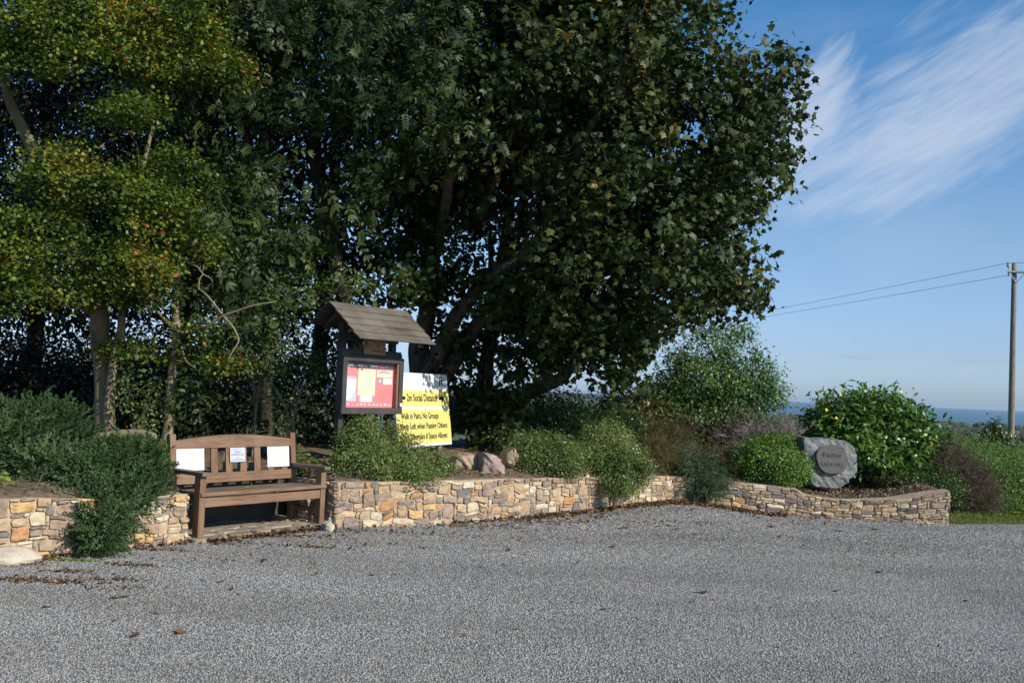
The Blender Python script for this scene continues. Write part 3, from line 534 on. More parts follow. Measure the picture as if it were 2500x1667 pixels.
st = rock('carved_stone', 'large grey slate boulder with a round carved disc before the laurel', 'carved stone',
          z7([(370, 597), (420, 604), (500, 612), (590, 605), (640, 620), (680, 628), (760, 632), (800, 655), (840, 700), (858, 760), (858, 840), (845, 900), (810, 950), (775, 965), (760, 1000), (700, 1040), (640, 1050), (560, 1040), (480, 1035), (430, 1010), (395, 920), (385, 820), (366, 740), (363, 660)]), SY, .30, M_slate, None, 0.10, .030, dome=.04, seed=21, lean=.10, child='boulder', crag=1.6)
cd = at(1860+602/3.564, 900+785/3.564, SY); b0 = np.array(st.location)
cl = Vector((float(cd[0]-b0[0]), -.085+float(cd[2]-b0[2])*math.tan(.10), float(cd[2]-b0[2])))
S = SY/F/3.564*.985
mb = MB(); ring = []
for i, rr in enumerate([1.0, .99, .97, .96, 1.0, 1.03, 1.0, .95, .97, 1.0, 1.02, 1.0, .97, .93, .96, 1.0, 1.02, 1.0, .97, .96, 1.0, 1.03, 1.0, .98]):
    an = 2*math.pi*i/24; x, y = math.cos(an)*148*rr, math.sin(an)*130*rr; ring.append((x*S, 0, y*S-x*S*.04))
mb.prism(ring, (0, .042, 0)); disc = mb.build('disc', M_disc, st, bevel=.006); disc.location = cl; disc.rotation_euler = (-.10, 0, 0)
def text(name, s, size, loc, parent, mat, rot=(math.pi/2, 0, 0), ext=.0008, sx=1.0, align='CENTER', bold=0.0, spacing=1.0):
    cu = bpy.data.curves.new('txt', 'FONT'); cu.body = s; cu.size = size; cu.align_x = align; cu.align_y = 'BOTTOM_BASELINE' if False else 'BOTTOM'; cu.extrude = ext; cu.offset = bold; cu.space_character = spacing; cu.resolution_u = 3
    tmp = bpy.data.objects.new('tmp', cu); col.objects.link(tmp); dg = bpy.context.evaluated_depsgraph_get(); me = bpy.data.meshes.new_from_object(tmp.evaluated_get(dg)); bpy.data.objects.remove(tmp)
    me.materials.clear(); o = link(name, me, mat, parent); o.location = loc; o.rotation_euler = rot; o.scale = (sx, 1, 1); return o
def text_fit(name, s, x0, x1, z0, h, y, parent, mat, bold=0.0, ext=.0008):
    """lettering between x0..x1, baseline z0, capital height h"""
    size = h/0.70; o = text(name, s, size, (0, 0, 0), parent, mat, align='LEFT', bold=bold, ext=ext); co = [v.co.x for v in o.data.vertices]; ys = [v.co.y for v in o.data.vertices]
    a, b = min(co), max(co); k_ = (x1-x0)/(b-a); desc = min(ys); base = 0.0
    # baseline: letters without descenders sit at the mode of low ys
    lows = sorted(ys); base = lows[len(lows)//12] if any(ch in s for ch in 'gypq,') else desc
    if any(ch in s for ch in 'gypqQ,'):
        hist = {}
        for v in ys: hist[round(v, 3)] = hist.get(round(v, 3), 0)+1
        cand = [q for q in hist if q < size*.35]; base = max(cand, key=lambda q: hist[q])
    o.scale = (k_, 1, 1); o.location = (x0-a*k_, y, z0-base); return o
M_carve = flat_mat('carved_shadow', (.022, .021, .021), .8, .2)
text_fit('lettering', 'Fáilte', -.145, .135, .028, .068, -.0022, disc, M_carve, bold=-.0006)
text_fit('lettering', 'TARA HILL', -.185, .175, -.105, .062, -.0022, disc, M_carve, bold=-.0016)

# ================================================================= bench
br = root('park_bench', (-2.865, 9.39, .028), 'brown stained wooden garden bench with arched backrest standing between the two stone walls', 'bench', rz=BY)
L = 1.555; bv = .005
def bpart(name, mat, *boxes, bevel=bv):
    mb = MB()
    for b in boxes: mb.box(*b, random.random())
    return mb.build(name, mat, br, bevel=bevel)
bpart('leg', M_bz, (0, .066, 0, .095, 0, .575)); bpart('leg', M_bz, (L-.066, L, 0, .095, 0, .575))
def back_post(x0, x1):
    mb = MB(); y0 = .46; pr = [(y0, 0), (y0+.075, 0), (y0+.075, .40), (y0+.135, .93), (y0+.085, .94), (y0+.072, .935), (y0+.015, .42), (y0, .38)]
    mb.prism([(x0, y, z) for y, z in pr], (x1-x0, 0, 0), random.random()); mb.build('back_leg', M_bz, br, bevel=bv)
back_post(0, .066); back_post(L-.066, L)
def slant(z): return .475+max(0, z-.42)*.115       # front plane of the back
def back_M(z0): return Matrix.Translation((0, slant(z0), z0)) @ Matrix.Rotation(-math.atan(.115), 4, 'X')
ir0, ir1 = .066, L-.066
mb = MB(); nseg = 24; top = [(ir0+(ir1-ir0)*i/nseg, 0, .075+.052*math.sin(math.pi*i/nseg)) for i in range(nseg+1)]; low = [(ir1, 0, -.005), (ir0, 0, -.005)]
Mt = back_M(.80); mb.prism([tuple(Mt @ Vector(p)) for p in low[::-1]+top[::-1]], (0, .042, 0), .6); mb.build('top_rail', M_bx, br, bevel=.004)
mb = MB(); mb.box(ir0, ir1, 0, .04, -.05, .05, .5, back_M(.50)); mb.build('lower_rail', M_bx, br, bevel=.004)
step = (ir1-ir0)/8
for i in range(8):
    x = ir0+step*(i+.5)+.004; mb = MB(); mb.box(x-.040, x+.040, .012, .030, 0, .26, random.random(), back_M(.545)); mb.build('back_slat', M_bz, br, bevel=.002)
ys = np.linspace(-.028, .455, 6)
for i in range(5):
    mb = MB(); z = .385-.012*i/4+(.0 if i else 0); y0, y1 = ys[i]+.003, ys[i+1]-.003
    mb.box(.004 if i else .004, L-.004, y0, y1, z, z+.034, random.random()); mb.build('seat_slat', M_bs if i else M_bx, br, bevel=.007)
bpart('front_apron', M_bx, (ir0-.01, ir1+.01, .012, .042, .278, .366))
for x in (.012, L-.012-.04): bpart('side_rail', M_bx, (x, x+.04, .09, .47, .30, .372)); 
for x in (.014, L-.014-.036): bpart('side_stretcher', M_bx, (x, x+.036, .09, .47, .12, .165))
for x in (-.016, L-.070):
    mb = MB(); mb.box(x, x+.086, -.05, .53, .575, .613, random.random()); mb.build('armrest', M_bs, br, bevel=.006)
M_paper = flat_mat('white_sheet', (.66, .65, .62), .5); M_pl = surf_mat('plaque_plate', (.40, .43, .47), (.52, .56, .60), 3, .35, 0); M_ink = flat_mat('dark_ink', (.09, .10, .13), .6); M_inkl = flat_mat('grey_ink', (.36, .38, .44), .6); M_inky = flat_mat('yellow_print', (.62, .54, .26), .6); M_screw = flat_mat('screw', (.12, .11, .10), .4)
def sheet(x0, x1, h, label):
    Mm = back_M(.793); o = MB(); o.box(x0, x1, -.006, -.002, -h, 0); s = o.build('notice_sheet', M_paper, br, bevel=.001); s['label'] = label
    ln = MB(); rg = random.Random(int(x0*100)); Wd = x1-x0
    s.matrix_local = Mm; Y = -.0068
    ln.box(x0+.012, x0+.012+Wd*.36, Y, Y+.0004, -.026, -.021)
    for q in range(6):
        ln.box(x0+.012, x0+Wd*rg.uniform(.35, .5), Y, Y+.0004, -.051-q*.023, -.0475-q*.023)
    ln.box(x0+.05, x0+.12, Y, Y+.0004, -h+.008, -h+.012); ln.box(x1-.06, x1-.02, Y, Y+.0004, -h+.012, -h+.016); p1 = ln.build('print', M_inkl, s)
    ly = MB()
    for q in range(4):
        cx, cz = x0+Wd*(.58+.30*(q % 2)), -h*(.22+.38*(q//2)); pts = []
        for j in range(9): an = 2*math.pi*j/9; rr = rg.uniform(.4, 1)*.022*(1 if q % 2 == 0 else .8); pts.append((cx+math.cos(an)*rr*(1.2 if q % 2 == 0 else .35), Y, cz+math.sin(an)*rr*(.7 if q % 2 == 0 else 1.8)))
        ly.prism(pts, (0, .0004, 0))
    ly.build('map_print', M_inky, s)
    sk = MB(); sk.box(x0+Wd*(.95 if x0 < .5 else .6), x0+Wd*(.95 if x0 < .5 else .6)+.006, Y, Y+.001, -.016, -.010)
    if x0 > .5: sk.box(x0+.008, x0+.014, Y, Y+.001, -h+.01, -h+.016)
    else: sk.box(x1-.045, x1-.038, Y, Y+.001, -h+.014, -h+.021)
    sk.build('screw', M_screw, s)
sheet(ir0-.002, ir0+.315, .215, 'left white printed sheet'); sheet(1.165, 1.165+.292, .215, 'right white printed sheet, slightly lower')
x0, x1 = .690, .880; s = MB(); s.box(x0, x1, -.007, -.003, -.155, -.008); pl = s.build('plaque', M_pl, br, bevel=.003); pl.matrix_local = back_M(.80)
Y = -.0075
text_fit('lettering', 'TARA HILL', x0+.055, x1-.055, -.062, .016, Y, pl, M_ink, ext=.0004); text_fit('lettering', 'COMMUNITY ALERT', x0+.014, x1-.010, -.088, .017, Y, pl, M_ink, ext=.0004)
ln = MB(); ln.box(x0+.035, x1-.035, Y, Y+.0004, -.030, -.0275); ln.box(x0+.075, x1-.075, Y, Y+.0004, -.112, -.1095); ln.box(x0+.032, x1-.032, Y, Y+.0004, -.128, -.125); ln.box(x0+.014, x1-.014, Y, Y+.0004, -.140, -.137)
for sx in (x0+.008, x1-.013):
    for sz in (-.024, -.148): ln.box(sx, sx+.005, Y-.001, Y+.0004, sz, sz+.005)
ln.build('print', M_ink, pl)

tw_r = root('twig', tuple(br.location+Vector((be[0]*.62+bb[0]*.12, be[1]*.62+bb[1]*.12, .425))), 'small leafy twig lying on the bench seat', 'twig', rz=BY+.4)
mb = MB(); mb.tube([(-.10, 0, 0), (0, .01, .006), (.10, 0, .004), (.15, .03, .05)], [.003, .003, .002, .001], 5); mb.build('stem', M_yel_leaf, tw_r)
q = np.linspace(-.09, .12, 16); scatter('leaves', LANCE, np.column_stack([q, q*0, q*0+.008]), np.tile([0, 0, 1.], (16, 1))+np.random.RandomState(1).normal(size=(16, 3))*.4, np.column_stack([q*0+.4, np.where(np.arange(16) % 2, 1, -1), q*0+.2]), .035, M_bramble, tw_r, np.random.RandomState(2).rand(16))

# ================================================================= information board
IY = .93; ib = root('information_board', (-1.956, 11.498, .40), 'roofed dark timber noticeboard holding a red trail map poster, behind the bench', 'notice board', rz=IY)
def ipart(name, mat, *boxes, bevel=.004, parent=ib):
    mb = MB()
    for b in boxes:
        mb = MB(); mb.box(*b, random.random()); o_ = mb.build(name, mat, parent, bevel=bevel)
    return o_
z0 = 1.171-.40; W_, H_ = 1.02, .672
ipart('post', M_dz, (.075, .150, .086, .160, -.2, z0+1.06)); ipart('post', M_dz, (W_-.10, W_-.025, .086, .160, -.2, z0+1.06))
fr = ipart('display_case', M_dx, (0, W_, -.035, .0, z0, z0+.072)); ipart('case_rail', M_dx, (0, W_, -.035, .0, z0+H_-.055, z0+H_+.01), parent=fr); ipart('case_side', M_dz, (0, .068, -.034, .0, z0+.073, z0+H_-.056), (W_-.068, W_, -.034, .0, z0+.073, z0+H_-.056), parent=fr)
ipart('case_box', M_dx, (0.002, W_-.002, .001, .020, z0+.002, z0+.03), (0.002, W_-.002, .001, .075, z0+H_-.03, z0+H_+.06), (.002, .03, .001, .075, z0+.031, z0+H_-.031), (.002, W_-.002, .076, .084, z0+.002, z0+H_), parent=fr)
ipart('case_box', wood_mat('brown_reveal', (.10, .05, .03), (.26, .15, .10), along='z'), (W_-.10, W_-.069, -.02, .055, z0+.072, z0+H_-.05), parent=fr)
M_red = flat_mat('poster_red', (.74, .22, .24), .45); M_hdr = flat_mat('poster_header', (.07, .06, .09), .4); M_cream = flat_mat('poster_cream', (.72, .64, .46), .5); M_pblue = flat_mat('map_blue', (.42, .50, .70), .5); M_pgrn = flat_mat('map_green', (.50, .62, .52), .5); M_map = flat_mat('map_pale', (.62, .70, .72), .5); M_wht = flat_mat('print_white', (.85, .83, .80), .5); M_pink = flat_mat('print_pink', (.75, .18, .24), .5); M_mline = flat_mat('map_line', (.30, .28, .22), .6)  # poster red lightened: the pane's hazy reflection put into its colour
px0, px1, pz0, pz1 = .070, W_-.102, z0+.074, z0+H_-.052; PW, PH = px1-px0, pz1-pz0; py = .045
po = ipart('poster', M_red, (px0-.001, px1, py, py+.006, pz0, pz1), bevel=0, parent=fr)
U = lambda u: px0+u*PW
Vv = lambda v: pz1-v*PH
def prect(mat, u0, v0, u1, v1, name='print', lay=1):
    mb = MB(); mb.box(U(u0), U(u1), py-.001*lay, py-.001*lay+.0006, Vv(v1), Vv(v0)); return mb.build(name, mat, po)
prect(M_hdr, 0, 0, .999, .145, 'header'); prect(M_map, .0, .375, .262, .865, 'coast_map'); prect(M_cream, .295, .165, .635, .74, 'trail_map'); prect(M_wht, .345, .742, .585, .875, 'caption'); prect(M_cream, .66, .175, .975, .325, 'landscape_picture'); prect(M_mline, .665, .34, .79, .465, 'picture'); prect(M_wht, .80, .345, .975, .475, 'caption')
def pblob(mat, pts, lay=2, name='print'):
    mb = MB(); mb.prism([(U(u), py-.001*lay, Vv(v)) for u, v in pts], (0, .0005, 0)); mb.build(name, mat, po)
pblob(M_pblue, [(.262, .58), (.262, .865), (.04, .865), (.05, .83), (.17, .81), (.19, .72), (.225, .66)]); pblob(M_pgrn, [(.47, .27), (.52, .33), (.56, .42), (.56, .5), (.52, .57), (.46, .60), (.42, .58), (.41, .5), (.43, .42), (.44, .33)])
pblob(M_pgrn, [(.66, .25), (.72, .22), (.80, .21), (.90, .235), (.975, .26), (.975, .325), (.66, .325)]); pblob(M_mline, [(.665, .235), (.73, .20), (.80, .192), (.88, .205), (.96, .235), (.9, .24), (.8, .22), (.72, .235)], 3); pblob(M_wht, [(.72, .38), (.735, .375), (.745, .42), (.73, .445), (.715, .43)], 3)
def loop(pts, wd, mat, lay=3, closed=True):
    mb = MB(); n = len(pts)
    for i in range(n if closed else n-1):
        a, b = pts[i], pts[(i+1) % n]; A_, B_ = Vector((U(a[0]), 0, Vv(a[1]))), Vector((U(b[0]), 0, Vv(b[1]))); d = (B_-A_); q = Vector((-d.z, 0, d.x)).normalized()*wd/2
        mb.prism([(p.x, py-.001*lay, p.z) for p in (A_-q, B_-q, B_+q, A_+q)], (0, .0004, 0))
    mb.build('map_lines', mat, po)
loop([(.46, .24), (.52, .28), (.575, .36), (.585, .45), (.56, .53), (.50, .60), (.42, .62), (.345, .62), (.36, .5), (.40, .38), (.43, .29)], .003, M_mline)
loop([(.47, .34), (.53, .40), (.54, .49), (.50, .56), (.44, .57), (.40, .51), (.41, .43)], .002, M_mline, 4); loop([(.30, .42), (.36, .34), (.43, .25), (.46, .20), (.52, .24), (.60, .17)], .002, M_mline, 4, False); loop([(.32, .66), (.42, .68), (.52, .66), (.60, .58), (.63, .48)], .002, M_mline, 4, False)
rg = random.Random(3); mb = MB()
for i in range(60):
    u, v = rg.uniform(.02, .23), rg.uniform(.40, .84); mb.box(U(u), U(u+rg.uniform(.006, .02)), py-.003, py-.0026, Vv(v+.006), Vv(v))
for i in range(11): mb.box(U(.665), U(.665+rg.uniform(.2, .30)), py-.003, py-.0026, Vv(.52+i*.033+.004), Vv(.52+i*.033))
for i in range(5): mb.box(U(.36), U(.36+rg.uniform(.1, .2)), py-.003, py-.0026, Vv(.77+i*.02+.004), Vv(.77+i*.02))
mb.build('small_print', M_mline, po)
mb = MB()
for i in range(12): u = .02+i*.08+rg.uniform(0, .02); mb.box(U(u), U(u+rg.uniform(.02, .055)), py-.003, py-.0026, Vv(.945), Vv(.925+rg.uniform(-.01, .01)))
mb.box(U(.03), U(.24), py-.003, py-.0026, Vv(.345), Vv(.335)); mb.build('small_print', M_wht, po)
def ptext(s, u0, u1, v, h, mat): text_fit('lettering', s, U(u0), U(u1), Vv(v), h*PH, py-.003, po, mat, ext=.0004)
ptext('WEXFORD', .055, .20, .072, .028, M_wht); ptext('WALKING', .055, .19, .110, .028, M_wht); ptext('TRAIL', .055, .13, .150, .026, M_wht)
ptext('we feel', .275, .385, .095, .032, M_wht); ptext('fab', .39, .45, .095, .032, M_pink); ptext('Tara Hill', .52, .655, .105, .040, M_wht); ptext('Walking Trail', .67, .88, .110, .040, M_pink)
# clear pane over the poster
m, t = mat_new('clear_pane'); tr = N(t, 'ShaderNodeBsdfTransparent'); gl = N(t, 'ShaderNodeBsdfGlossy', i_Roughness=.12); fr_ = N(t, 'ShaderNodeFresnel', i_IOR=1.45); mx = N(t, 'ShaderNodeMixShader'); t.links.new(fr_.outputs[0], mx.inputs[0]); t.links.new(tr.outputs[0], mx.inputs[1]); t.links.new(gl.outputs[0], mx.inputs[2]); o = N(t, 'ShaderNodeOutputMaterial'); t.links.new(mx.outputs[0], o.inputs[0])
mb = MB(); mb.add([(px0, .015, pz0), (px1, .015, pz0), (px1, .015, pz1), (px0, .015, pz1)], [(0, 1, 2, 3)]); mb.build('clear_pane', m, fr)
# round sticker on the frame
mb = MB(); cx, cz = W_-.028, z0+.115; mb.prism([(cx+.026*math.cos(a_), -.040, cz+.026*math.sin(a_)) for a_ in np.linspace(0, 2*math.pi, 17)[:-1]], (0, .004, 0)); stk = mb.build('sticker', M_pink, fr)
mb = MB(); mb.prism([(cx+.021*math.cos(a_), -.0412, cz+.021*math.sin(a_)) for a_ in np.linspace(0, 2*math.pi, 17)[:-1]], (0, .001, 0)); mb.build('sticker_face', M_wht, stk)
mb = MB(); mb.box(cx-.007, cx+.003, -.0422, -.0415, cz-.010, cz+.012); mb.build('symbol', M_ink, stk)
# roof: boards lapped down both slopes
rl, ry, rz, RL, RD, RH = -.125, .125, 1.285+z0, 1.30, .50, .42
roof = root('tmp', (0, 0, 0), None, None); roof.name = 'roof'; roof.parent = ib; roof.empty_display_size = .01
for key in ('label', 'category'):
    if key in roof: del roof[key]
th = math.atan2(RH, RD); sl = math.hypot(RD, RH)
for side in (-1, 1):
    for i in range(5):
        a0, a1 = i*sl/5, (i+1)*sl/5+.018; mb = MB(); c_, s_ = math.cos(th), math.sin(th)
        def P_(u, lift): return (ry+side*(u*c_)*1.0+side*lift*s_*1.0, rz-u*s_+lift*c_)
        l0, l1 = -.004+.0, .012; q = [P_(a0, l0), P_(a1, l1), P_(a1, l1+.014), P_(a0, l0+.014)]
        if side > 0 and i > 2: continue
        jit = random.uniform(-.006, .006)
        mb.prism([(rl+jit, y, z) for y, z in q], (RL+random.uniform(-.004, .008), 0, 0), random.random()); mb.build('roof_board', M_roofw if side < 0 else M_dx, roof, bevel=.002)  # rear boards in dark wood: the back slope's shade put into colour
for xx in (.068, W_-.107):     # gable rafters and trim, dark too to stand for the roof's shade
    mb = MB()
    for side in (-1, 1):
        c_, s_ = math.cos(th), math.sin(th); e_ = .94 if side < 0 else .56; q = [(ry, rz-.012), (ry+side*sl*c_*e_, rz-sl*s_*e_-.014), (ry+side*sl*c_*e_, rz-sl*s_*e_-.06), (ry, rz-.10)]
        mb.prism([(xx, y, z) for y, z in q], (.09, 0, 0), .3)
    mb.build('rafter', M_dx, roof)
ipart('cross_beam', M_dx, (.0, W_, .075, .160, z0+.86, z0+.93)); ipart('cross_beam', M_dx, (-.002, W_+.002, .02, .074, z0+.70, z0+.76))
pq = ipart('name_plaque', M_plq, (.345, .345+.36, -.012, .010, z0+.705, z0+.90))
text('lettering', 'An', .055, (.57, -.0145, z0+.78), pq, M_ink, ext=.001); text('lettering', 'Beannchas', .055, (.58, -.0145, z0+.725), pq, M_ink, ext=.001, sx=.85)
mb = MB(); mb.prism([(.375+.022*math.cos(a_)*(1 if i % 2 else .55), -.0145, z0+.82+.055*math.sin(a_)*(1 if i % 2 else .6)) for i, a_ in enumerate(np.linspace(0, 2*math.pi, 13)[:-1])], (0, .002, 0)); mb.build('emblem', M_ink, pq)

# ================================================================= yellow sign
ys_ = root('warning_sign', (-1.372, 13.17, .703), 'large yellow and white distancing sign leaning back behind the noticeboard', 'sign', rz=1.152); ys_.scale = (1.08, 1.08, 1.08)
def ybox(name, mat, x0, x1, y0, y1, z0_, z1_, par, bevel=0):
    mb = MB(); mb.box(x0, x1, y0, y1, z0_, z1_); return mb.build(name, mat, par, bevel=bevel)
M_yel = flat_mat('sign_yellow', (.78, .66, .20), .45); M_swht = flat_mat('sign_white', (.80, .80, .79), .4); M_blk = flat_mat('sign_black', (.02, .02, .022), .5)
LX, RX, HT = -.12, 1.285, .93
pn = ybox('panel', M_swht, LX, RX, 0, .012, 0, HT, ys_, .002); pn.rotation_euler = (-.133, 0, 0)
pn['label'] = 'white board with two yellow bands'
ybox('yellow_band', M_yel, LX+.002, RX-.002, -.002, 0, .505, .712, pn); ybox('yellow_band', M_yel, LX+.002, RX-.002, -.002, 0, .036, .470, pn)
# the right edge slants as in the photograph's tilt, lettering follows measured spans
text_fit('lettering', '2m Social Distance', .160, .955, .570, .090, -.0035, pn, M_blk, bold=.0022); text_fit('lettering', 'Walk in Pairs, No Groups', -.02, .960, .348, .076, -.0035, pn, M_blk, bold=.0020)
text_fit('lettering', 'Keep Left when Passing Others', -.03, 1.185, .222, .074, -.0035, pn, M_blk, bold=.0020); text_fit('lettering', 'Only Overtake if Space Allows', -.03, 1.165, .092, .074, -.0035, pn, M_blk, bold=.0020)
def arrow(x, d):
    mb = MB(); pts = [(x, .632), (x, .590), (x+d*.075, .590), (x+d*.055, .530), (x+d*.145, .611), (x+d*.055, .692), (x+d*.075, .632)]; mb.prism([(a_, -.0035, b_) for a_, b_ in pts], (0, .001, 0)); mb.build('arrow', M_blk, pn)
arrow(1.01, 1); arrow(.125, -1)
mb = MB(); mb.box(1.045, 1.125, -.0035, -.0025, .765, .895); mb.box(1.075, 1.095, -.0035, -.0025, .897, .912); lg = mb.build('crest', flat_mat('crest_navy', (.02, .03, .06), .5), pn)
mb = MB()
for q in range(5): mb.box(1.135, 1.185, -.0035, -.0025, .775+q*.022, .783+q*.022)
mb.build('small_print', M_inkl, pn)
mb = MB()
for q in range(3): mb.prism([(1.085+.028*math.cos(a_), -.0042, .785+q*.042+.012*math.sin(a_)) for a_ in np.linspace(0, 2*math.pi, 9)[:-1]], (0, .0004, 0))
mb.build('crest_mark', M_inkl, lg)
for x_ in (.05, 1.02):
    mb = MB(); mb.tube([(x_, .045, -.55), (x_, .05, .02), (x_, .20, .70)], [.038, .036, .03], 10); mb.build('stake', M_stake, ys_)
# ================================================================= vegetation
np.random.seed(42)
RN = np.random.RandomState(5)
def lumps_px(lst):
    """(px, py, Y, rx, ry, rz) -> world ellipsoids"""
    return [(at(a, b, Y), np.array([rx, ry, rz])) for a, b, Y, rx, ry, rz in lst]
def sample(lumps, n_tw, n_leaf, spread, inner=.55, hole=0.0, hs=.5, zmin=None, front=0.0):
    C_, D_, T_ = [], [], []
    vol = np.array([r[0]*r[2] for _, r in lumps])**.85; cnt = np.maximum(1, (n_tw*vol/vol.sum()).astype(int))
    for (c, r), k in zip(lumps, cnt):
        u = nrm(RN.normal(size=(k*3, 3)))
        if front: u = u[(u[:, 1] < RN.uniform(-.2, 1.2, len(u))) | (RN.rand(len(u)) > front)]
        u = u[:k]; rad = RN.uniform(inner, 1.0, (len(u), 1))**.7
        p = c+u*r*rad*(1+.16*(RN.rand(len(u), 1)-.5))*(.86+.42*vnoise(u[:, 0]*2.1+c[0]*3, u[:, 2]*2.1+u[:, 1], .35, 13)[:, None])
        if hole:
            q = vnoise(p[:, 0]+p[:, 1]*.7, p[:, 2]-p[:, 1]*.4, hs, 31); kp = q > hole; p = p[kp]; u = u[kp]
        T_.append(p); C_.append(u)
    tw = np.concatenate(T_); ou = np.concatenate(C_)
    if zmin is not None: kp = tw[:, 2] > zmin; tw = tw[kp]; ou = ou[kp]
    idx = np.repeat(np.arange(len(tw)), n_leaf)
    pos = tw[idx]+RN.normal(size=(len(idx), 3))*spread
    return tw, pos, ou[idx], idx
def orient(ou, up_=.5, out=.5, rnd_=.6, droop=.5):
    n = len(ou); R_ = RN.normal(size=(n, 3)); nor = nrm(up_*np.array([0, 0, 1.])+out*ou+rnd_*R_*.7)
    tip = nrm(ou*.7+RN.normal(size=(n, 3))*.55+np.array([0, 0, -droop])); return nor, tip
def skeleton(name, trunks, tips, mat, parent, r_tip=.005, sag=.12, pull=.35, maxr=.05, n=5, seed=1, ntr=10):
    """trunks: list of (points, radii); each tip is joined to the nearest limb by a curved tapering branch"""
    rg = np.random.RandomState(seed); mb = MB(); P_, Rr = [], []
    for pts, rad in trunks:
        pts = np.array(pts, float); m_ = 14; tt = np.linspace(0, len(pts)-1, m_*(len(pts)-1)+1); q = np.stack([np.interp(tt, np.arange(len(pts)), pts[:, k]) for k in range(3)], 1); kk = 7
        pad = np.concatenate([np.repeat(q[:1], kk//2, 0), q, np.repeat(q[-1:], kk//2, 0)]); q = np.stack([np.convolve(pad[:, k], np.ones(kk)/kk, 'valid') for k in range(3)], 1)
        rr = np.interp(tt, np.arange(len(rad)), rad)*(1+.10*(vnoise(tt*3, tt*0+seed, 1.0, seed)-.5)); q[:, :2] += (np.stack([vnoise(tt, tt*0, .8, seed), vnoise(tt, tt*0, .8, seed+1)], 1)-.5)*rr[:, None]*.8
        mb.tube(q[::2], rr[::2], ntr); P_.append(q[m_//2:]); Rr.append(rr[m_//2:])
    P_ = np.concatenate(P_); Rr = np.concatenate(Rr)
    d0 = np.array([np.min(np.linalg.norm(P_-t_, axis=1)) for t_ in tips])
    for i in np.argsort(d0):
        t_ = tips[i]; dv = t_-P_; d = np.linalg.norm(dv, axis=1); cost = d*(1+.6*np.clip(-dv[:, 2]/np.maximum(d, .01), 0, 1)); j = np.argmin(cost)
        if d[j] < .03: continue
        ln = d[j]; k = max(3, int(ln/.22)+2); s_ = np.linspace(0, 1, k)[:, None]; b = P_[j]+(t_-P_[j])*s_
        bow = rg.normal(size=3)*ln*.10; bow[2] += ln*sag; b = b+4*s_*(1-s_)*bow*.6; b[1:-1] += rg.normal(size=(k-2, 3))*.018
        r0_ = min(Rr[j]*.6, maxr, r_tip+.014*ln); rr = r0_+(r_tip-r0_)*s_[:, 0]; mb.tube(b, rr, 5 if r0_ > .012 else 4, cap=False)
        P_ = np.concatenate([P_, b[1:]]); Rr = np.concatenate([Rr, rr[1:]])
    return mb.build(name, mat, parent, smooth=True, fix=False)
def pick(tw, k):
    return tw[RN.permutation(len(tw))[:k]]
def colour(pos, base, amp, noise_s, rnd_, seed=0):
    return np.clip(base+amp*(vnoise(pos[:, 0]+pos[:, 1]*.5, pos[:, 2]+pos[:, 1]*.3, noise_s, seed)-.5)*2+rnd_*(RN.rand(len(pos))-.5), 0, 1)
def rel(P_, o): return P_-np.array(o)
def A3(x, y, Y): return tuple(at(x, y, Y))

# ---- sycamore
T = root('sycamore_tree', (*at(1035, 1090, 15.6)[:2], .45), 'huge dark spreading sycamore with several leaning trunks above the yellow sign', 'tree'); o = np.array(T.location)
sl_ = [(1620, -80, 13.9, 1.08, 1.4, 1.0), (1848, 190, 13.8, .64, .8, .62), (1866, 330, 13.8, .60, .9, .62), (1820, 440, 13.7, .70, .9, .62), (1700, 320, 13.6, 1.0, 1.2, 1.0), (1725, 580, 13.8, .70, .9, .60), (1790, 690, 13.9, .52, .7, .48), (1650, 700, 13.6, .70, 1.0, .62), (1550, 790, 13.9, .60, .8, .50), (1510, 880, 14.0, .45, .6, .36), (1400, 840, 14.2, .62, .8, .36), (1290, 880, 14.6, .45, .7, .35), (1350, 780, 13.9, .6, .8, .35), (1250, 720, 14.0, .5, .6, .35), (980, 700, 13.8, .22, .3, .2),
       (1590, 120, 13.4, 1.1, 1.3, 1.0), (1560, 520, 13.3, .95, 1.2, .85), (1470, 330, 13.2, 1.05, 1.2, 1.0), (1400, 120, 13.4, 1.1, 1.3, 1.0), (1420, 640, 13.6, .85, 1.1, .75), (1480, 760, 14.0, .6, .9, .5), (1230, 230, 13.4, 1.0, 1.1, .85), (1180, 60, 13.8, 1.1, 1.3, 1.0), (1250, -120, 14, 1.3, 1.5, 1.1), (1450, -130, 14, 1.3, 1.5, 1.1), (1290, 480, 14.4, .85, 1.0, .8), (1100, 430, 14.8, .8, .8, .8), (1080, 620, 15.0, .65, .8, .7), (1010, 690, 14.6, .42, .6, .42), (1180, 740, 15.6, .8, .9, .6), (1330, 720, 15.4, .8, .9, .6), (1100, 870, 15.6, .5, .7, .5), (950, 560, 15.2, .6, .8, .6), (1010, 480, 15.4, .6, .8, .6),
       (1350, -420, 14.2, 2.0, 2.2, 1.5), (1560, -400, 14.4, 1.5, 2.0, 1.2), (1050, -400, 14.8, 1.8, 2.0, 1.5), (1350, -800, 14.6, 1.9, 2.0, 1.4), (950, -130, 15, 1.2, 1.4, 1.1)]
sl = lumps_px(sl_)
sl += [(c+np.array([.1, 1.7, .1]), r*1.0) for c, r in sl[:25]]
sl += [(c+np.array([-.3, 3.2, .2]), r*1.05) for c, r in sl[12:22]]
tw, pos, ou, idx = sample(sl, 5200, 18, .115, .45, .16, .5)
nor, tip = orient(ou, .35, .45, .7, .8)
rc = colour(pos, .42, .26, .45, .55, 3); edge = (pos[:, 2] > 3) & (vnoise(pos[:, 0], pos[:, 2], .5, 77) > .72); rc = np.where(edge, np.clip(rc+.25, 0, 1), rc)
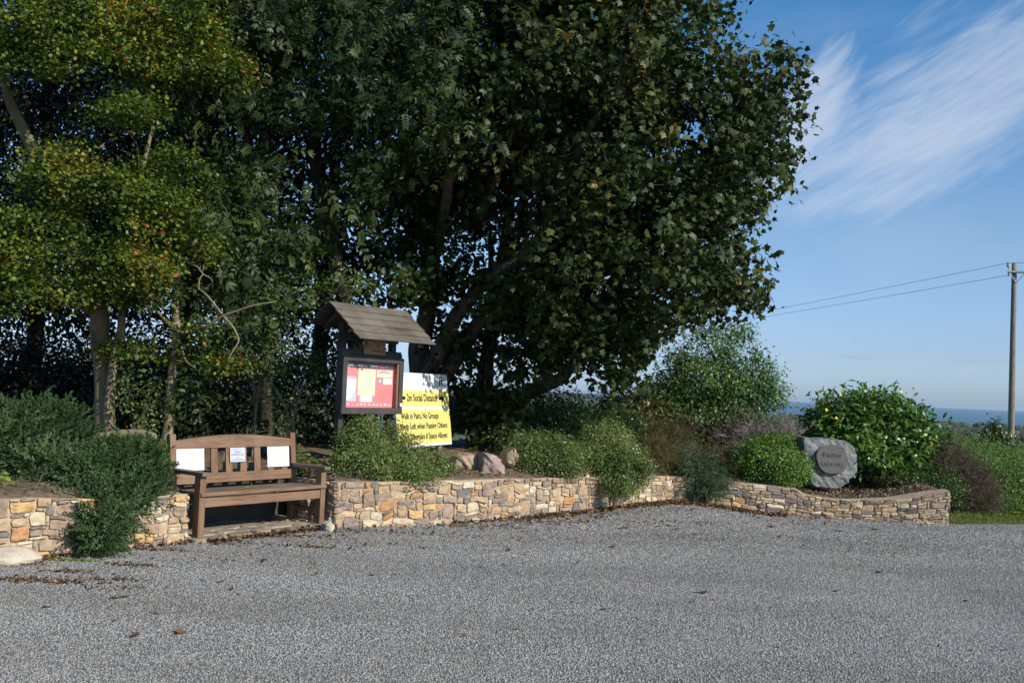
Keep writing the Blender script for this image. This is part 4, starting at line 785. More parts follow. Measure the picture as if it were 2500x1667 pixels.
scatter('crown', SYC, rel(pos, o), nor, tip, RN.uniform(.062, .118, len(pos)), M_syc, T, rc)
p_ = lambda *l: [np.array(A3(*q))-o for q in l]
p_ = lambda *l: [np.array(A3(q[0], q[1], q[2]+1.3*float(sstep(q[1], 250, 700))))-o for q in l]
trunks = [(p_((1030, 1100, 14.3), (1030, 980, 14.3), (1025, 880, 14.3), (1040, 780, 14.3), (1048, 640, 14.3), (1055, 450, 14.3), (1075, 220, 14.3), (1090, -100, 14.3), (1100, -500, 14.4)), [.26, .21, .17, .15, .13, .11, .09, .06, .03]),
          (p_((1040, 1050, 14.2), (1050, 900, 14.1), (1100, 800, 13.9), (1150, 725, 13.8), (1180, 680, 13.7), (1290, 620, 13.6), (1340, 540, 13.6), (1400, 400, 13.6), (1480, 200, 13.6), (1560, -60, 13.8)), [.2, .15, .125, .11, .12, .09, .075, .06, .045, .02]),
          (p_((1040, 1080, 14.4), (1090, 920, 14.2), (1160, 800, 14.1), (1240, 735, 14.0), (1330, 700, 14.0), (1450, 640, 13.9), (1600, 560, 13.8), (1740, 480, 13.8)), [.16, .12, .095, .08, .07, .055, .035, .015]),
          (p_((1055, 1080, 14.5), (1180, 990, 14.5), (1290, 960, 14.4), (1370, 925, 14.3), (1400, 880, 14.3), (1440, 830, 14.2), (1540, 760, 14.1), (1680, 690, 14.0)), [.17, .14, .12, .10, .08, .06, .04, .015]),
          (p_((1045, 1000, 14.6), (1110, 860, 14.9), (1200, 740, 15.2), (1270, 560, 15.3), (1290, 350, 15.3), (1280, 50, 15.3), (1260, -300, 15.2)), [.14, .11, .09, .08, .06, .045, .02]),
          (p_((1198, 1110, 15.6), (1197, 960, 15.6), (1192, 820, 15.6), (1200, 640, 15.6), (1180, 400, 15.6)), [.09, .075, .07, .05, .02]),
          (p_((1075, 620, 14.0), (1082, 540, 13.6), (1095, 450, 13.3), (1110, 380, 13.1), (1190, 300, 13.0)), [.08, .07, .075, .04, .02]),
          (p_((1150, 560, 13.9), (1200, 470, 13.6), (1250, 330, 13.4), (1300, 180, 13.4)), [.05, .04, .03, .015]), (p_((1400, 400, 13.6), (1460, 280, 13.2), (1500, 230, 13.0), (1560, 60, 12.9)), [.05, .04, .035, .015])]
skeleton('trunk', trunks, rel(pick(tw, 1000), o), surf_mat('sycamore_bark', (.040, .030, .020), (.115, .090, .058), 6, .85, .6, (1, 1, .4), c3=(.17, .135, .085), bdist=.02), T, .004, maxr=.05, seed=3)

# ---- ash trees with hanging pinnate leaves
def ash(label, base, lumps, trunks, ntw, seed, mat=M_ash, nl=3, bark=M_bark_d):
    T = root('ash_tree', base, label, 'tree', 'ash trees between the hawthorns and the sycamore'); o = np.array(T.location); L_ = lumps_px(lumps)
    tw, pos, ou, idx = sample(L_, ntw, nl, .14, .35, .44, .42); nor, tip = orient(ou, .5, .5, .8, .6)
    cc_ = colour(pos, .45, .25, .6, .5, seed); hf = np.arange(len(pos)) % 3
    scatter('crown', ASH, rel(pos, o)[hf == 0], nor[hf == 0], tip[hf == 0], RN.uniform(.13, .27, (hf == 0).sum()), mat, T, cc_[hf == 0])
    scatter('leaf_sprays', ASH2, rel(pos, o)[hf == 1], nor[hf == 1], tip[hf == 1], RN.uniform(.13, .27, (hf == 1).sum()), mat, T, cc_[hf == 1])
    q = np.repeat(rel(pos, o)[hf == 2], 5, 0); n_ = len(q); scatter('loose_leaves', LANCE, q+RN.normal(size=(n_, 3))*.10, nrm(np.array([0, 0, .6])+RN.normal(size=(n_, 3))*.7), nrm(RN.normal(size=(n_, 3))+np.array([0, 0, -.5])), RN.uniform(.05, .09, n_), mat, T, np.repeat(cc_[hf == 2], 5))
    skeleton('trunk', [([np.array(A3(*q))-o for q in l], r) for l, r in trunks], rel(pick(tw, 260), o), bark, T, .003, maxr=.03, seed=seed)
ash('ash tree with drooping feathery leaves in front of the sycamore, leaning dark trunk', (*at(880, 1100, 15.0)[:2], .5),
    [(1090, 250, 12.9, .75, .8, .55), (950, 150, 13.0, .8, .8, .6), (860, 230, 12.9, .6, .7, .5), (1000, 50, 13.2, .9, .9, .6), (810, 400, 12.9, .45, .6, .65), (960, 320, 13.1, .55, .6, .5), (1060, 160, 13.1, .6, .7, .5), (900, 470, 13.3, .4, .5, .45), (1120, 330, 13.0, .35, .5, .3), (850, -80, 13.6, 1.1, 1.2, .8), (1050, -250, 13.8, 1.3, 1.3, .9)],
    [([(880, 1100, 15.0), (868, 850, 14.9), (815, 620, 14.7), (775, 420, 14.4), (770, 250, 14.3), (760, 60, 14.2), (740, -200, 14.2)], [.14, .12, .11, .10, .08, .06, .03]), ([(765, 300, 14.3), (820, 200, 13.9), (920, 120, 13.5), (1040, 60, 13.3)], [.06, .045, .03, .015]), ([(770, 420, 14.4), (840, 330, 13.9), (960, 260, 13.3), (1090, 220, 13.1)], [.05, .04, .028, .012])], 2700, 13)
ash('ash tree with dark hanging leaves above the bench, forked near-black trunks', (*at(640, 1100, 14.2)[:2], .5),
    [(560, 430, 12.7, .55, .6, .5), (640, 330, 12.9, .6, .7, .5), (550, 560, 12.6, .4, .5, .4), (700, 480, 13.0, .5, .6, .6), (620, 150, 13.2, .8, .9, .6), (720, 250, 13.1, .5, .7, .5), (500, 260, 12.8, .55, .7, .5), (560, 20, 13.4, .9, 1.0, .7), (700, 620, 13.2, .45, .6, .45), (480, 690, 12.3, .35, .4, .25), (620, 760, 12.6, .35, .4, .3), (740, 0, 13.6, .8, .9, .6), (600, -220, 13.8, 1.2, 1.2, .9), (580, 660, 12.6, .25, .35, .25)],
    [([(640, 1100, 14.2), (650, 850, 14.1), (640, 600, 14.0), (650, 380, 13.9), (690, 150, 13.8), (730, -100, 13.8)], [.10, .085, .08, .07, .05, .03]), ([(650, 500, 13.9), (600, 330, 13.6), (590, 150, 13.5), (560, -60, 13.5)], [.055, .05, .04, .02]), ([(690, 200, 13.8), (640, 90, 13.8), (600, -100, 13.8)], [.05, .04, .02])], 3000, 17)

# ---- hawthorns at the left
def hawthorn(label, base, lumps, trunks, ntw, seed, nl=30):
    T = root('hawthorn_tree', base, label, 'tree', 'hawthorn trees with red berries at the left'); o = np.array(T.location); L_ = lumps_px(lumps)
    tw, pos, ou, idx = sample(L_, ntw, nl, np.array([.13, .13, .055]), .30, .42, .42)
    pos[:, 2] -= .12*np.abs(pos[:, 0]-tw[idx][:, 0]); nor, tip = orient(ou, .7, .3, .7, .4)
    rc = colour(pos, .36, .30, .42, .55, seed); rc = np.where(vnoise(pos[:, 0]*1.1+4, pos[:, 2]+pos[:, 1], .38, seed+4) > .74, np.clip(rc+.34*RN.rand(len(pos)), 0, 1), rc)
    scatter('crown', HAW, rel(pos, o), nor, tip, RN.uniform(.030, .060, len(pos)), M_haw, T, rc)
    skeleton('trunk', [([np.array(A3(*q))-o for q in l], r) for l, r in trunks], rel(pick(tw, 330), o), M_bark_p, T, .003, maxr=.025, seed=seed)
    pk = RN.permutation(len(tw)); pk = pk[(vnoise(tw[pk][:, 0], tw[pk][:, 2], .5, seed+9) > .55)][:230]; c = np.repeat(tw[pk], 7, 0)+RN.normal(size=(len(pk)*7, 3))*.055
    ico = nrm(np.array([(0, 0, 1), (0, 0, -1), (1, 0, 0), (-1, 0, 0), (0, 1, 0), (0, -1, 0)], float))*.5; tri = np.array([(0, 2, 4), (0, 4, 3), (0, 3, 5), (0, 5, 2), (1, 4, 2), (1, 3, 4), (1, 5, 3), (1, 2, 5)])
    b = scatter('berries', (ico, tri), rel(c, o), RN.normal(size=(len(c), 3)), RN.normal(size=(len(c), 3)), .015, M_berry, T)
hawthorn('hawthorn with a thick leaning double trunk, yellow-green leaves and red berries', (*at(258, 1090, 12.3)[:2], .5),
    [(20, 300, 10.9, .45, .4, .24), (150, 250, 10.9, .4, .4, .18), (130, 700, 10.7, .6, .4, .2), (240, 560, 10.8, .5, .4, .22), (150, 440, 10.9, .5, .4, .2), (60, 360, 10.8, .5, .4, .25), (330, 380, 11.2, .35, .4, .2), (200, 160, 11.0, .6, .5, .3), (470, 130, 11.6, .35, .4, .3), (60, 640, 10.9, .65, .6, .28), (200, 640, 10.9, .6, .6, .26), (330, 650, 11.0, .45, .5, .22), (60, 740, 10.8, .55, .5, .22), (180, 560, 11.2, .5, .5, .2), (80, 520, 10.9, .42, .5, .2), (270, 470, 11.1, .6, .6, .28), (380, 500, 11.3, .4, .5, .22), (440, 560, 11.4, .25, .3, .18), (130, 300, 11.0, .65, .6, .25), (270, 240, 11.2, .55, .6, .18), (350, 280, 11.2, .3, .4, .15), (60, 240, 11.0, .5, .5, .3), (180, 370, 11.1, .55, .5, .22), (80, 90, 11.2, .7, .7, .35), (250, 80, 11.4, .75, .7, .35), (420, 50, 11.6, .6, .7, .3), (330, 150, 11.4, .45, .5, .25), (20, 420, 11.2, .5, .5, .25), (200, -80, 11.6, 1.2, 1.0, .5), (-100, 200, 11.2, .8, .8, .8), (-100, 600, 11.0, .6, .7, .5), (60, -300, 12, 1.4, 1.3, .8), (300, 850, 12.0, .3, .35, .12), (440, 860, 12.2, .28, .3, .12), (20, 960, 11.6, .2, .2, .12)],
    [([(258, 1090, 12.3), (252, 1000, 12.3), (245, 880, 12.3), (235, 760, 12.2), (195, 640, 12.1), (150, 560, 12.0), (115, 430, 11.9), (60, 330, 11.9), (20, 240, 11.9), (-20, 60, 11.9)], [.13, .115, .11, .11, .10, .10, .08, .07, .055, .03]),
     ([(268, 1080, 12.2), (262, 1000, 12.15), (272, 900, 12.1), (290, 820, 12.1), (298, 740, 12.1), (320, 640, 12.0), (330, 520, 11.9), (350, 400, 11.9), (380, 280, 11.9)], [.065, .06, .055, .05, .042, .04, .035, .025, .015]),
     ([(150, 560, 12.0), (200, 500, 11.7), (280, 470, 11.4)], [.06, .04, .02]), ([(235, 760, 12.2), (150, 730, 11.6), (60, 700, 11.2)], [.06, .035, .015]), ([(380, 240, 12.4), (345, 210, 12.2), (310, 185, 12.0)], [.05, .05, .04])], 3900, 21)
hawthorn('slimmer hawthorn with one pale trunk beside the left end of the bench', (*at(408, 1090, 12.2)[:2], .5),
    [(400, 640, 11.6, .35, .45, .2), (470, 600, 11.8, .25, .35, .16), (420, 420, 12.2, .5, .6, .35), (520, 150, 12.4, .5, .6, .35), (430, 180, 12.3, .5, .6, .3), (560, 880, 12.0, .25, .3, .14), (420, -60, 12.4, .9, .9, .5), (330, 700, 11.8, .4, .4, .2), (520, 790, 12.2, .3, .4, .16)],
    [([(408, 1090, 12.2), (412, 1000, 12.2), (422, 900, 12.2), (432, 820, 12.2), (425, 720, 12.3), (440, 640, 12.4), (455, 540, 12.6), (470, 430, 12.8), (480, 300, 13.0)], [.068, .062, .06, .055, .04, .03, .022, .015, .008]),
     ([(435, 812, 12.2), (400, 780, 12.0), (380, 755, 11.8), (330, 760, 11.6)], [.03, .022, .018, .008]), ([(438, 815, 12.2), (500, 800, 11.9), (545, 770, 11.8), (620, 745, 11.7), (680, 735, 11.7)], [.028, .022, .016, .012, .006]), ([(545, 770, 11.8), (570, 800, 11.8), (585, 830, 11.8), (560, 870, 11.8), (552, 905, 11.8)], [.014, .012, .01, .008, .005]),
     ([(440, 830, 12.2), (450, 880, 12.0), (490, 910, 11.9)], [.02, .014, .006]), ([(545, 770, 11.8), (505, 720, 11.7), (480, 700, 11.7)], [.013, .009, .004]), ([(485, 710, 11.6), (486, 680, 11.6), (497, 670, 11.6), (480, 650, 11.6), (465, 645, 11.6)], [.009, .009, .008, .006, .003]), ([(497, 670, 11.6), (515, 680, 11.6), (520, 690, 11.6)], [.007, .005, .003])], 1300, 27)

# ---- trees and tall hedge behind, their shade put into near-black leaf colour
def back_tree(name, label, base_px, Y, lumps, ntw, seed, mat=M_dark, size=(.07, .12), nl=26, tmpl=OVAL, trunk=None, cat='tree', group=None, tips=120, spread=.24, r0=.16):
    T = root(name, (*at(base_px, 1090, Y)[:2], float(bedz(at(base_px, 1090, Y)[0], Y))-.05), label, cat, group); o = np.array(T.location); L_ = lumps_px(lumps)
    tw, pos, ou, idx = sample(L_, ntw, nl, spread, .2, .08, .6); nor, tip = orient(ou, .4, .3, .9, .5)
    scatter('crown', tmpl, rel(pos, o), nor, tip, RN.uniform(*size, len(pos)), mat, T, colour(pos, .45, .2, .7, .5, seed))
    zt = max(c[2] for c, r in L_); xs_ = np.mean([c[0] for c, r in L_]); b = np.zeros(3); e = np.array([xs_, Y, zt])-o; mid = (b+e)/2+np.array([.15, 0, 0])
    skeleton('trunk', [([b, mid*.6, mid, e], [r0, r0*.8, r0*.6, .03])], rel(pick(tw, tips), o), M_bark_d, T, .004, maxr=.03, seed=seed)
grp = 'shaded trees behind the hawthorns and ashes'
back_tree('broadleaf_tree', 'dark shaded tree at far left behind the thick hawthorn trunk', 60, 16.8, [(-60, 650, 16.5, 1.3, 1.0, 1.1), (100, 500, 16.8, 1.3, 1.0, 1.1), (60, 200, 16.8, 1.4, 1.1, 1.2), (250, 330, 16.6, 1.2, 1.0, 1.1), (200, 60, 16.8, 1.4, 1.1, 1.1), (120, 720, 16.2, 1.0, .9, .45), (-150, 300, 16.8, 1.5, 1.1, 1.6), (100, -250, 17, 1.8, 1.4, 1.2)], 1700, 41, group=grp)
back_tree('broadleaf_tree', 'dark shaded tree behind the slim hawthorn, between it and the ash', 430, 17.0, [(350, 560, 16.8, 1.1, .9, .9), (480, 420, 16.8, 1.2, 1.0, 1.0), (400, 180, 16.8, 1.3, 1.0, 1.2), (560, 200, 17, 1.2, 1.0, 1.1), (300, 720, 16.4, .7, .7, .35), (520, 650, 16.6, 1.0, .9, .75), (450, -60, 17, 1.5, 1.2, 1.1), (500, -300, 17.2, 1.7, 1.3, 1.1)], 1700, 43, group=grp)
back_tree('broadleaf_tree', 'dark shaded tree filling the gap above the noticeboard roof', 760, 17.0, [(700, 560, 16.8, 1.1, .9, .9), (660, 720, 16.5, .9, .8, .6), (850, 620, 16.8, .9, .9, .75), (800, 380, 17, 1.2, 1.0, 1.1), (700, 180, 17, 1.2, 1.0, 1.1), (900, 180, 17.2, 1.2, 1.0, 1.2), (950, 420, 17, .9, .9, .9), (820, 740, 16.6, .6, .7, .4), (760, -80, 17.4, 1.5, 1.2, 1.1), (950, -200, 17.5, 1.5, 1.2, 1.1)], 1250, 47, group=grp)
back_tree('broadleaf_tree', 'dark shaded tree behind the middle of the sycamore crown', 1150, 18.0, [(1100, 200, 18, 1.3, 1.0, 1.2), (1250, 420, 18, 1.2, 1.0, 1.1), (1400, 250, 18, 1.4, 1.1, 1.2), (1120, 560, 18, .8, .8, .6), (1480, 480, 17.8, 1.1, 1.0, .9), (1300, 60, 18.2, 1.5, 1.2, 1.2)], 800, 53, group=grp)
def hedge(name, label, lumps, ntw, mat, size, tmpl, seed, nl=28, cat='hedge', spread=.17, hole=.12, stems=120, flowers=None, group=None, inner=.35, up_=.5, base=None, bark=M_bark, orient_k=None, col_=(.45, .2, .5), droop=.3, fsize=.02, nsc=.5, r0=.03, stem_r=.003, front=0.0, hsz=.35):
    L_ = lumps_px(lumps); c0 = np.mean([c for c, r in L_], 0)
    if base is None: bx, by = c0[0], c0[1]
    else: bx, by = at(base[0], 1100, base[1])[:2]
    bz_ = float(bedz(bx, by)) if by > frontY(bx) else 0.0
    T = root(name, (bx, by, bz_), label, cat, group); o = np.array(T.location)
    tw, pos, ou, idx = sample(L_, ntw, nl, spread, inner, hole, hsz, front=front); kp = pos[:, 2] > .02; pos, ou, idx = pos[kp], ou[kp], idx[kp]; nor, tip = orient(ou, up_, .5, .7, droop)
    if orient_k == 'sprig':
        tip = nrm(ou*.8+np.array([0, 0, .45])+RN.normal(size=ou.shape)*.35); nor = RN.normal(size=ou.shape)
    if orient_k == 'hang':
        tip = nrm(ou*.45+np.array([0, 0, -.6])+RN.normal(size=ou.shape)*.3); nor = RN.normal(size=ou.shape)
    scatter('foliage', tmpl, rel(pos, o), nor, tip, RN.uniform(*size, len(pos)), mat, T, colour(pos, col_[0], col_[1], nsc, col_[2], seed))
    if stems:
        b = np.array([0, 0, -.08]); hh = max(c[2] for c, r in L_)-o[2]
        tr = [([b+RN.normal(size=3)*[.12, .12, 0], b+np.array([RN.uniform(-.1, .1), 0, hh*.35+.08]), b+np.array([RN.uniform(-.25, .25), RN.uniform(-.15, .15), max(.15, hh*.7)+.08])], [r0, r0*.7, r0*.3]) for _ in range(3)]
        skeleton('stems', tr, rel(pick(tw, stems), o), bark, T, stem_r, maxr=.015, seed=seed, ntr=6, sag=.05)
    if flowers:
        for fn, fm, cnt, fs in flowers:
            q = RN.permutation(len(pos))[:cnt*3]; q = q[np.argsort(-((pos[q]-o)*ou[q]).sum(1))][:cnt]; fp = pos[q]+ou[q]*fs*1.2
            qq = np.repeat(fp, 5, 0); an = np.tile(np.arange(5)*2*math.pi/5, len(fp)); nn = np.repeat(nrm(ou[q]+RN.normal(size=(len(q), 3))*.3), 5, 0)
            t1 = nrm(np.cross(nn, [0.3, .2, .9])); t2 = np.cross(nn, t1); td = t1*np.cos(an)[:, None]+t2*np.sin(an)[:, None]
            scatter(fn, RHOMB, rel(qq, o), nn, td, fs, fm, T)
    return T
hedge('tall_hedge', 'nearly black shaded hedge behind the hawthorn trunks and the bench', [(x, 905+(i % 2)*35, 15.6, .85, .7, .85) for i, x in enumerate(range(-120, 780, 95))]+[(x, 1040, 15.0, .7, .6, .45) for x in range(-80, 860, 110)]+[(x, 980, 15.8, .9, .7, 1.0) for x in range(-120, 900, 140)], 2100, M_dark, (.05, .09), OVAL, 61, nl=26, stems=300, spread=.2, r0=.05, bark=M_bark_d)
hedge('privet_shrub', 'small-leaved green shrub catching the sun between the bench and noticeboard', [(560, 960, 12.6, .30, .35, .28), (640, 1010, 12.3, .32, .35, .30), (720, 930, 12.3, .40, .35, .30), (650, 880, 12.6, .42, .4, .30), (760, 1010, 12.0, .28, .3, .35), (790, 890, 12.2, .30, .3, .16), (800, 1060, 11.9, .14, .2, .28), (700, 1060, 12.1, .3, .3, .2), (600, 840, 12.9, .4, .4, .25), (860, 880, 11.75, .12, .15, .05)], 250, M_privet, (.024, .048), OVAL, 67, nl=28, cat='shrub', spread=.075, hole=.42, stems=200)
hedge('thorn_shrub', 'sparse twiggy shrub with rose-like leaves over the bench back', [(500, 860, 12.3, .3, .3, .2), (560, 800, 12.4, .35, .35, .2), (640, 800, 12.5, .35, .35, .2), (730, 720, 12.8, .5, .4, .14), (850, 690, 13.2, .4, .4, .10), (470, 960, 12.0, .25, .3, .2)], 210, M_privet, (.09, .15), ROSE, 69, nl=6, cat='shrub', spread=.10, hole=.1, stems=160, bark=M_bark_p, r0=.02)
hedge('ivy_shrub', 'low leafy shoots growing round the base of the thick hawthorn trunk', [(330, 980, 11.8, .16, .2, .2), (350, 1030, 11.8, .2, .2, .12), (300, 930, 11.9, .12, .15, .12), (380, 960, 11.9, .1, .15, .2)], 60, M_privet, (.03, .055), OVAL, 71, nl=16, cat='shrub', spread=.07, stems=40, r0=.008)
hedge('golden_shrub', 'small bright yellow leaved plant behind the left bench post', [(392, 1096, 10.9, .12, .12, .07), (375, 1105, 10.9, .08, .1, .05)], 24, M_yel_leaf, (.03, .045), OVAL, 73, nl=14, cat='plant', spread=.04, stems=12, r0=.004)
# ---- grey-green bushes on the left wall
hedge('grey_green_bush', 'large grey-green feathery bush at the far left edge behind the wall', [(50, 1080, 9.7, .36, .36, .26), (135, 1075, 9.8, .26, .32, .24), (-20, 1090, 9.5, .4, .4, .28), (100, 1150, 9.3, .30, .28, .16), (-100, 1120, 9.3, .5, .4, .34)], 1150, M_lav, (.12, .18), LAV, 81, nl=5, cat='bush', spread=.05, hole=0, stems=60, orient_k='sprig', inner=.7, r0=.015, group='grey-green feathery bushes on the left wall')
hedge('grey_green_bush', 'grey-green feathery bush spilling over the left wall down to the gravel', [(290, 1140, 9.5, .28, .3, .16), (345, 1145, 9.45, .14, .2, .13), (250, 1185, 9.1, .28, .25, .18), (310, 1200, 9.15, .22, .22, .16), (275, 1235, 8.85, .22, .18, .15), (210, 1230, 8.75, .16, .16, .14), (240, 1280, 8.55, .16, .13, .12), (255, 1315, 8.45, .10, .11, .08), (195, 1180, 9.2, .2, .24, .14)], 1050, M_lav, (.11, .17), LAV, 83, nl=5, cat='bush', spread=.045, hole=0, stems=60, orient_k='sprig', inner=.7, base=(290, 9.5), r0=.015, group='grey-green feathery bushes on the left wall')
hedge('geranium', 'bright yellow-green geranium clump at the left picture edge on the wall', [(5, 1190, 8.7, .14, .15, .12), (25, 1215, 8.65, .10, .12, .09), (-50, 1200, 8.6, .2, .2, .12)], 60, leaf_mat('geranium_leaf', G((0, (.10, .17, .02)), (1, (.26, .30, .05))), .5, .25), (.04, .065), OVAL, 85, nl=10, cat='plant', spread=.05, stems=20, r0=.004, up_=.9)
hedge('trailing_plant', 'dry brown trailing plant hanging over the left wall face', [(40, 1245, 8.45, .22, .12, .08), (110, 1245, 8.6, .2, .12, .07), (20, 1280, 8.25, .14, .07, .12), (0, 1310, 8.2, .08, .05, .08), (150, 1235, 8.7, .15, .12, .06)], 110, leaf_mat('dry_trailer', G((0, (.12, .07, .03)), (.6, (.24, .16, .06)), (1, (.30, .30, .08))), .7, .1), (.018, .035), OVAL, 87, nl=16, cat='plant', spread=.045, stems=50, r0=.003, stem_r=.0015, orient_k='hang')
# ---- flowering shrubs on the right wall
FL = [('flowers', M_white_fl, 60, .012), ('red_flowers', M_red_fl, 12, .013)]
hedge('flowering_shrub', 'fine-leaved green shrub with red and white flowers under the noticeboard', [(890, 1090, 11.7, .30, .3, .26), (950, 1080, 11.9, .24, .3, .20), (985, 1125, 11.7, .32, .3, .20), (1060, 1140, 11.9, .20, .3, .16), (870, 1135, 11.4, .26, .25, .15), (930, 1140, 11.3, .3, .28, .17), (1010, 1165, 11.25, .20, .18, .12), (900, 1045, 11.8, .22, .25, .12)], 1500, M_sage, (.017, .032), OVAL, 91, nl=30, hsz=.13, cat='shrub', spread=.055, hole=.30, stems=220, flowers=FL, inner=.6, r0=.01, stem_r=.0018, group='small-leaved flowering shrubs along the wall top')
FL2 = [('flowers', M_white_fl, 110, .012)]
hedge('flowering_shrub', 'rounded shrub with tiny cream flowers right of the boulders', [(1320, 1130, 12.75, .26, .25, .20), (1370, 1125, 12.8, .26, .25, .20), (1345, 1110, 13.1, .30, .3, .22), (1290, 1090, 13.2, .22, .25, .14)], 700, M_sage, (.017, .032), OVAL, 93, nl=28, hsz=.13, cat='shrub', spread=.055, hole=.30, stems=120, flowers=FL2, inner=.6, r0=.01, stem_r=.0018, group='small-leaved flowering shrubs along the wall top')
hedge('flowering_shrub', 'biggest cream-flowered shrub tumbling over the bend of the wall', [(1480, 1080, 13.8, .34, .3, .26), (1450, 1115, 13.4, .24, .25, .20), (1520, 1120, 13.5, .30, .28, .22), (1550, 1150, 13.3, .20, .22, .18), (1505, 1170, 13.05, .17, .18, .14), (1528, 1195, 12.95, .11, .12, .08)], 1150, M_sage, (.016, .030), OVAL, 95, nl=30, hsz=.13, cat='shrub', spread=.055, hole=.30, stems=200, flowers=[('flowers', M_white_fl, 230, .012)], inner=.6, r0=.012, stem_r=.0018, group='small-leaved flowering shrubs along the wall top', col_=(.5, .2, .5))
hedge('rosemary', 'dark blue-green rosemary draping over the dip in the wall', [(1700, 1135, 14.95, .30, .25, .16), (1730, 1160, 14.75, .26, .2, .16), (1690, 1165, 14.7, .16, .15, .16), (1750, 1180, 14.45, .14, .12, .12), (1705, 1190, 14.5, .12, .1, .10)], 420, M_rosem, (.09, .14), NEED, 97, nl=7, cat='shrub', spread=.05, hole=0, stems=50, orient_k='hang', inner=.5, r0=.008)
hedge('heather', 'brown-green heather clump between the cream-flowered shrub and rosemary', [(1590, 1110, 14.9, .3, .3, .24), (1620, 1130, 14.9, .28, .3, .22), (1580, 1070, 15.3, .35, .3, .25), (1640, 1080, 15.4, .3, .3, .25)], 520, M_heath, (.07, .12), NEED, 99, nl=8, cat='shrub', spread=.06, hole=0, stems=60, orient_k='sprig', inner=.5, r0=.008, group='heather clumps')
hedge('heather', 'reddish-brown heather clump to the right of the rosemary', [(1755, 1130, 15.1, .24, .2, .14), (1775, 1160, 14.9, .2, .2, .12), (1740, 1110, 15.3, .25, .2, .12)], 300, M_heath, (.06, .10), NEED, 101, nl=8, cat='shrub', spread=.05, hole=0, stems=40, orient_k='sprig', inner=.5, r0=.008, group='heather clumps')
hedge('hebe_bush', 'dense rounded bright green bush touching the carved stone', [(1865, 1125, 14.85, .36, .35, .30), (1920, 1145, 14.7, .30, .3, .24), (1830, 1140, 15.0, .22, .25, .24), (1895, 1095, 15.0, .3, .3, .2)], 1100, M_hebe, (.020, .034), OVAL, 103, nl=30, cat='bush', spread=.05, hole=0, stems=120, inner=.65, r0=.01, stem_r=.002)
hedge('lavender_clump', 'dried grey-purple lavender heads above the round green bush', [(1850, 1060, 15.4, .40, .3, .14), (1920, 1065, 15.3, .30, .3, .14), (1790, 1070, 15.5, .2, .2, .12)], 120, leaf_mat('lavender_dry', G((0, (.14, .11, .10)), (1, (.32, .27, .25))), .7, .05, .2, (1, 1, 1)), (.10, .17), NEED, 105, nl=6, cat='plant', spread=.06, stems=80, orient_k='sprig', r0=.005, stem_r=.0018)
# tall shrub of many upright stems
hedge('elder_shrub', 'tall open green shrub with many upright twiggy stems under the sycamore edge', [(1740, 850, 16.2, .50, .5, .34), (1700, 930, 16.2, .62, .6, .42), (1800, 940, 16.2, .50, .5, .38), (1640, 960, 16.2, .40, .4, .34), (1860, 960, 16.3, .34, .4, .26), (1770, 1000, 16.2, .65, .6, .30), (1680, 1020, 16.1, .5, .5, .28), (1850, 870, 16.2, .14, .15, .08), (1610, 900, 16.2, .14, .15, .08), (1880, 900, 16.2, .12, .12, .06), (1810, 810, 16.2, .14, .14, .10), (1660, 880, 16.2, .25, .3, .16)], 1500, M_elder, (.05, .095), LANCE, 107, nl=16, cat='shrub', spread=.09, hole=.18, stems=0, base=(1735, 16.1), col_=(.5, .25, .5))
T = bpy.data.objects['elder_shrub']; o = np.array(T.location); mb = MB(); 
for i in range(90):
    a_ = RN.normal()*.42; b_ = RN.normal()*.3; h_ = RN.uniform(.9, 2.0)*math.exp(-a_*a_*.5); x_ = a_*h_*.8; pts = [np.array([a_*.15, b_*.15, -.05]), np.array([x_*.35+RN.normal()*.03, b_*.3, h_*.4]), np.array([x_*.75+RN.normal()*.05, b_*.6, h_*.75]), np.array([x_+RN.normal()*.07, b_*.8, h_])]; mb.tube(pts, [.012, .009, .006, .002], 4, cap=False)
mb.build('stems', M_brown, T, smooth=True, fix=False)
hedge('dry_twig_shrub', 'leafless brown twiggy growth at the foot of the tall open shrub', [(1700, 1050, 15.7, .45, .3, .2), (1800, 1040, 15.7, .4, .3, .2), (1640, 1050, 15.6, .3, .3, .2)], 160, M_brown, (.08, .16), NEED, 109, nl=5, cat='shrub', spread=.08, stems=200, orient_k='sprig', r0=.008, stem_r=.002, bark=M_brown)
hedge('laurel_shrub', 'big glossy bright green laurel with upright shoots behind the carved stone', [(2060, 1030, 15.9, .48, .5, .36), (2140, 1015, 15.9, .46, .5, .34), (2120, 1090, 15.6, .64, .6, .40), (2220, 1075, 15.7, .46, .5, .36), (2255, 1110, 15.6, .32, .4, .30), (2015, 1075, 15.9, .30, .4, .36), (2180, 1135, 15.4, .46, .45, .22), (2195, 1030, 16.0, .32, .4, .26)], 1000, M_laurel, (.09, .15), LANCE, 111, nl=17, cat='shrub', spread=.10, hole=.08, stems=150, inner=.5, droop=-.3, up_=.4, r0=.02)
T = bpy.data.objects['laurel_shrub']; o = np.array(T.location); lp, ln_, lt, mbs = [], [], [], MB()
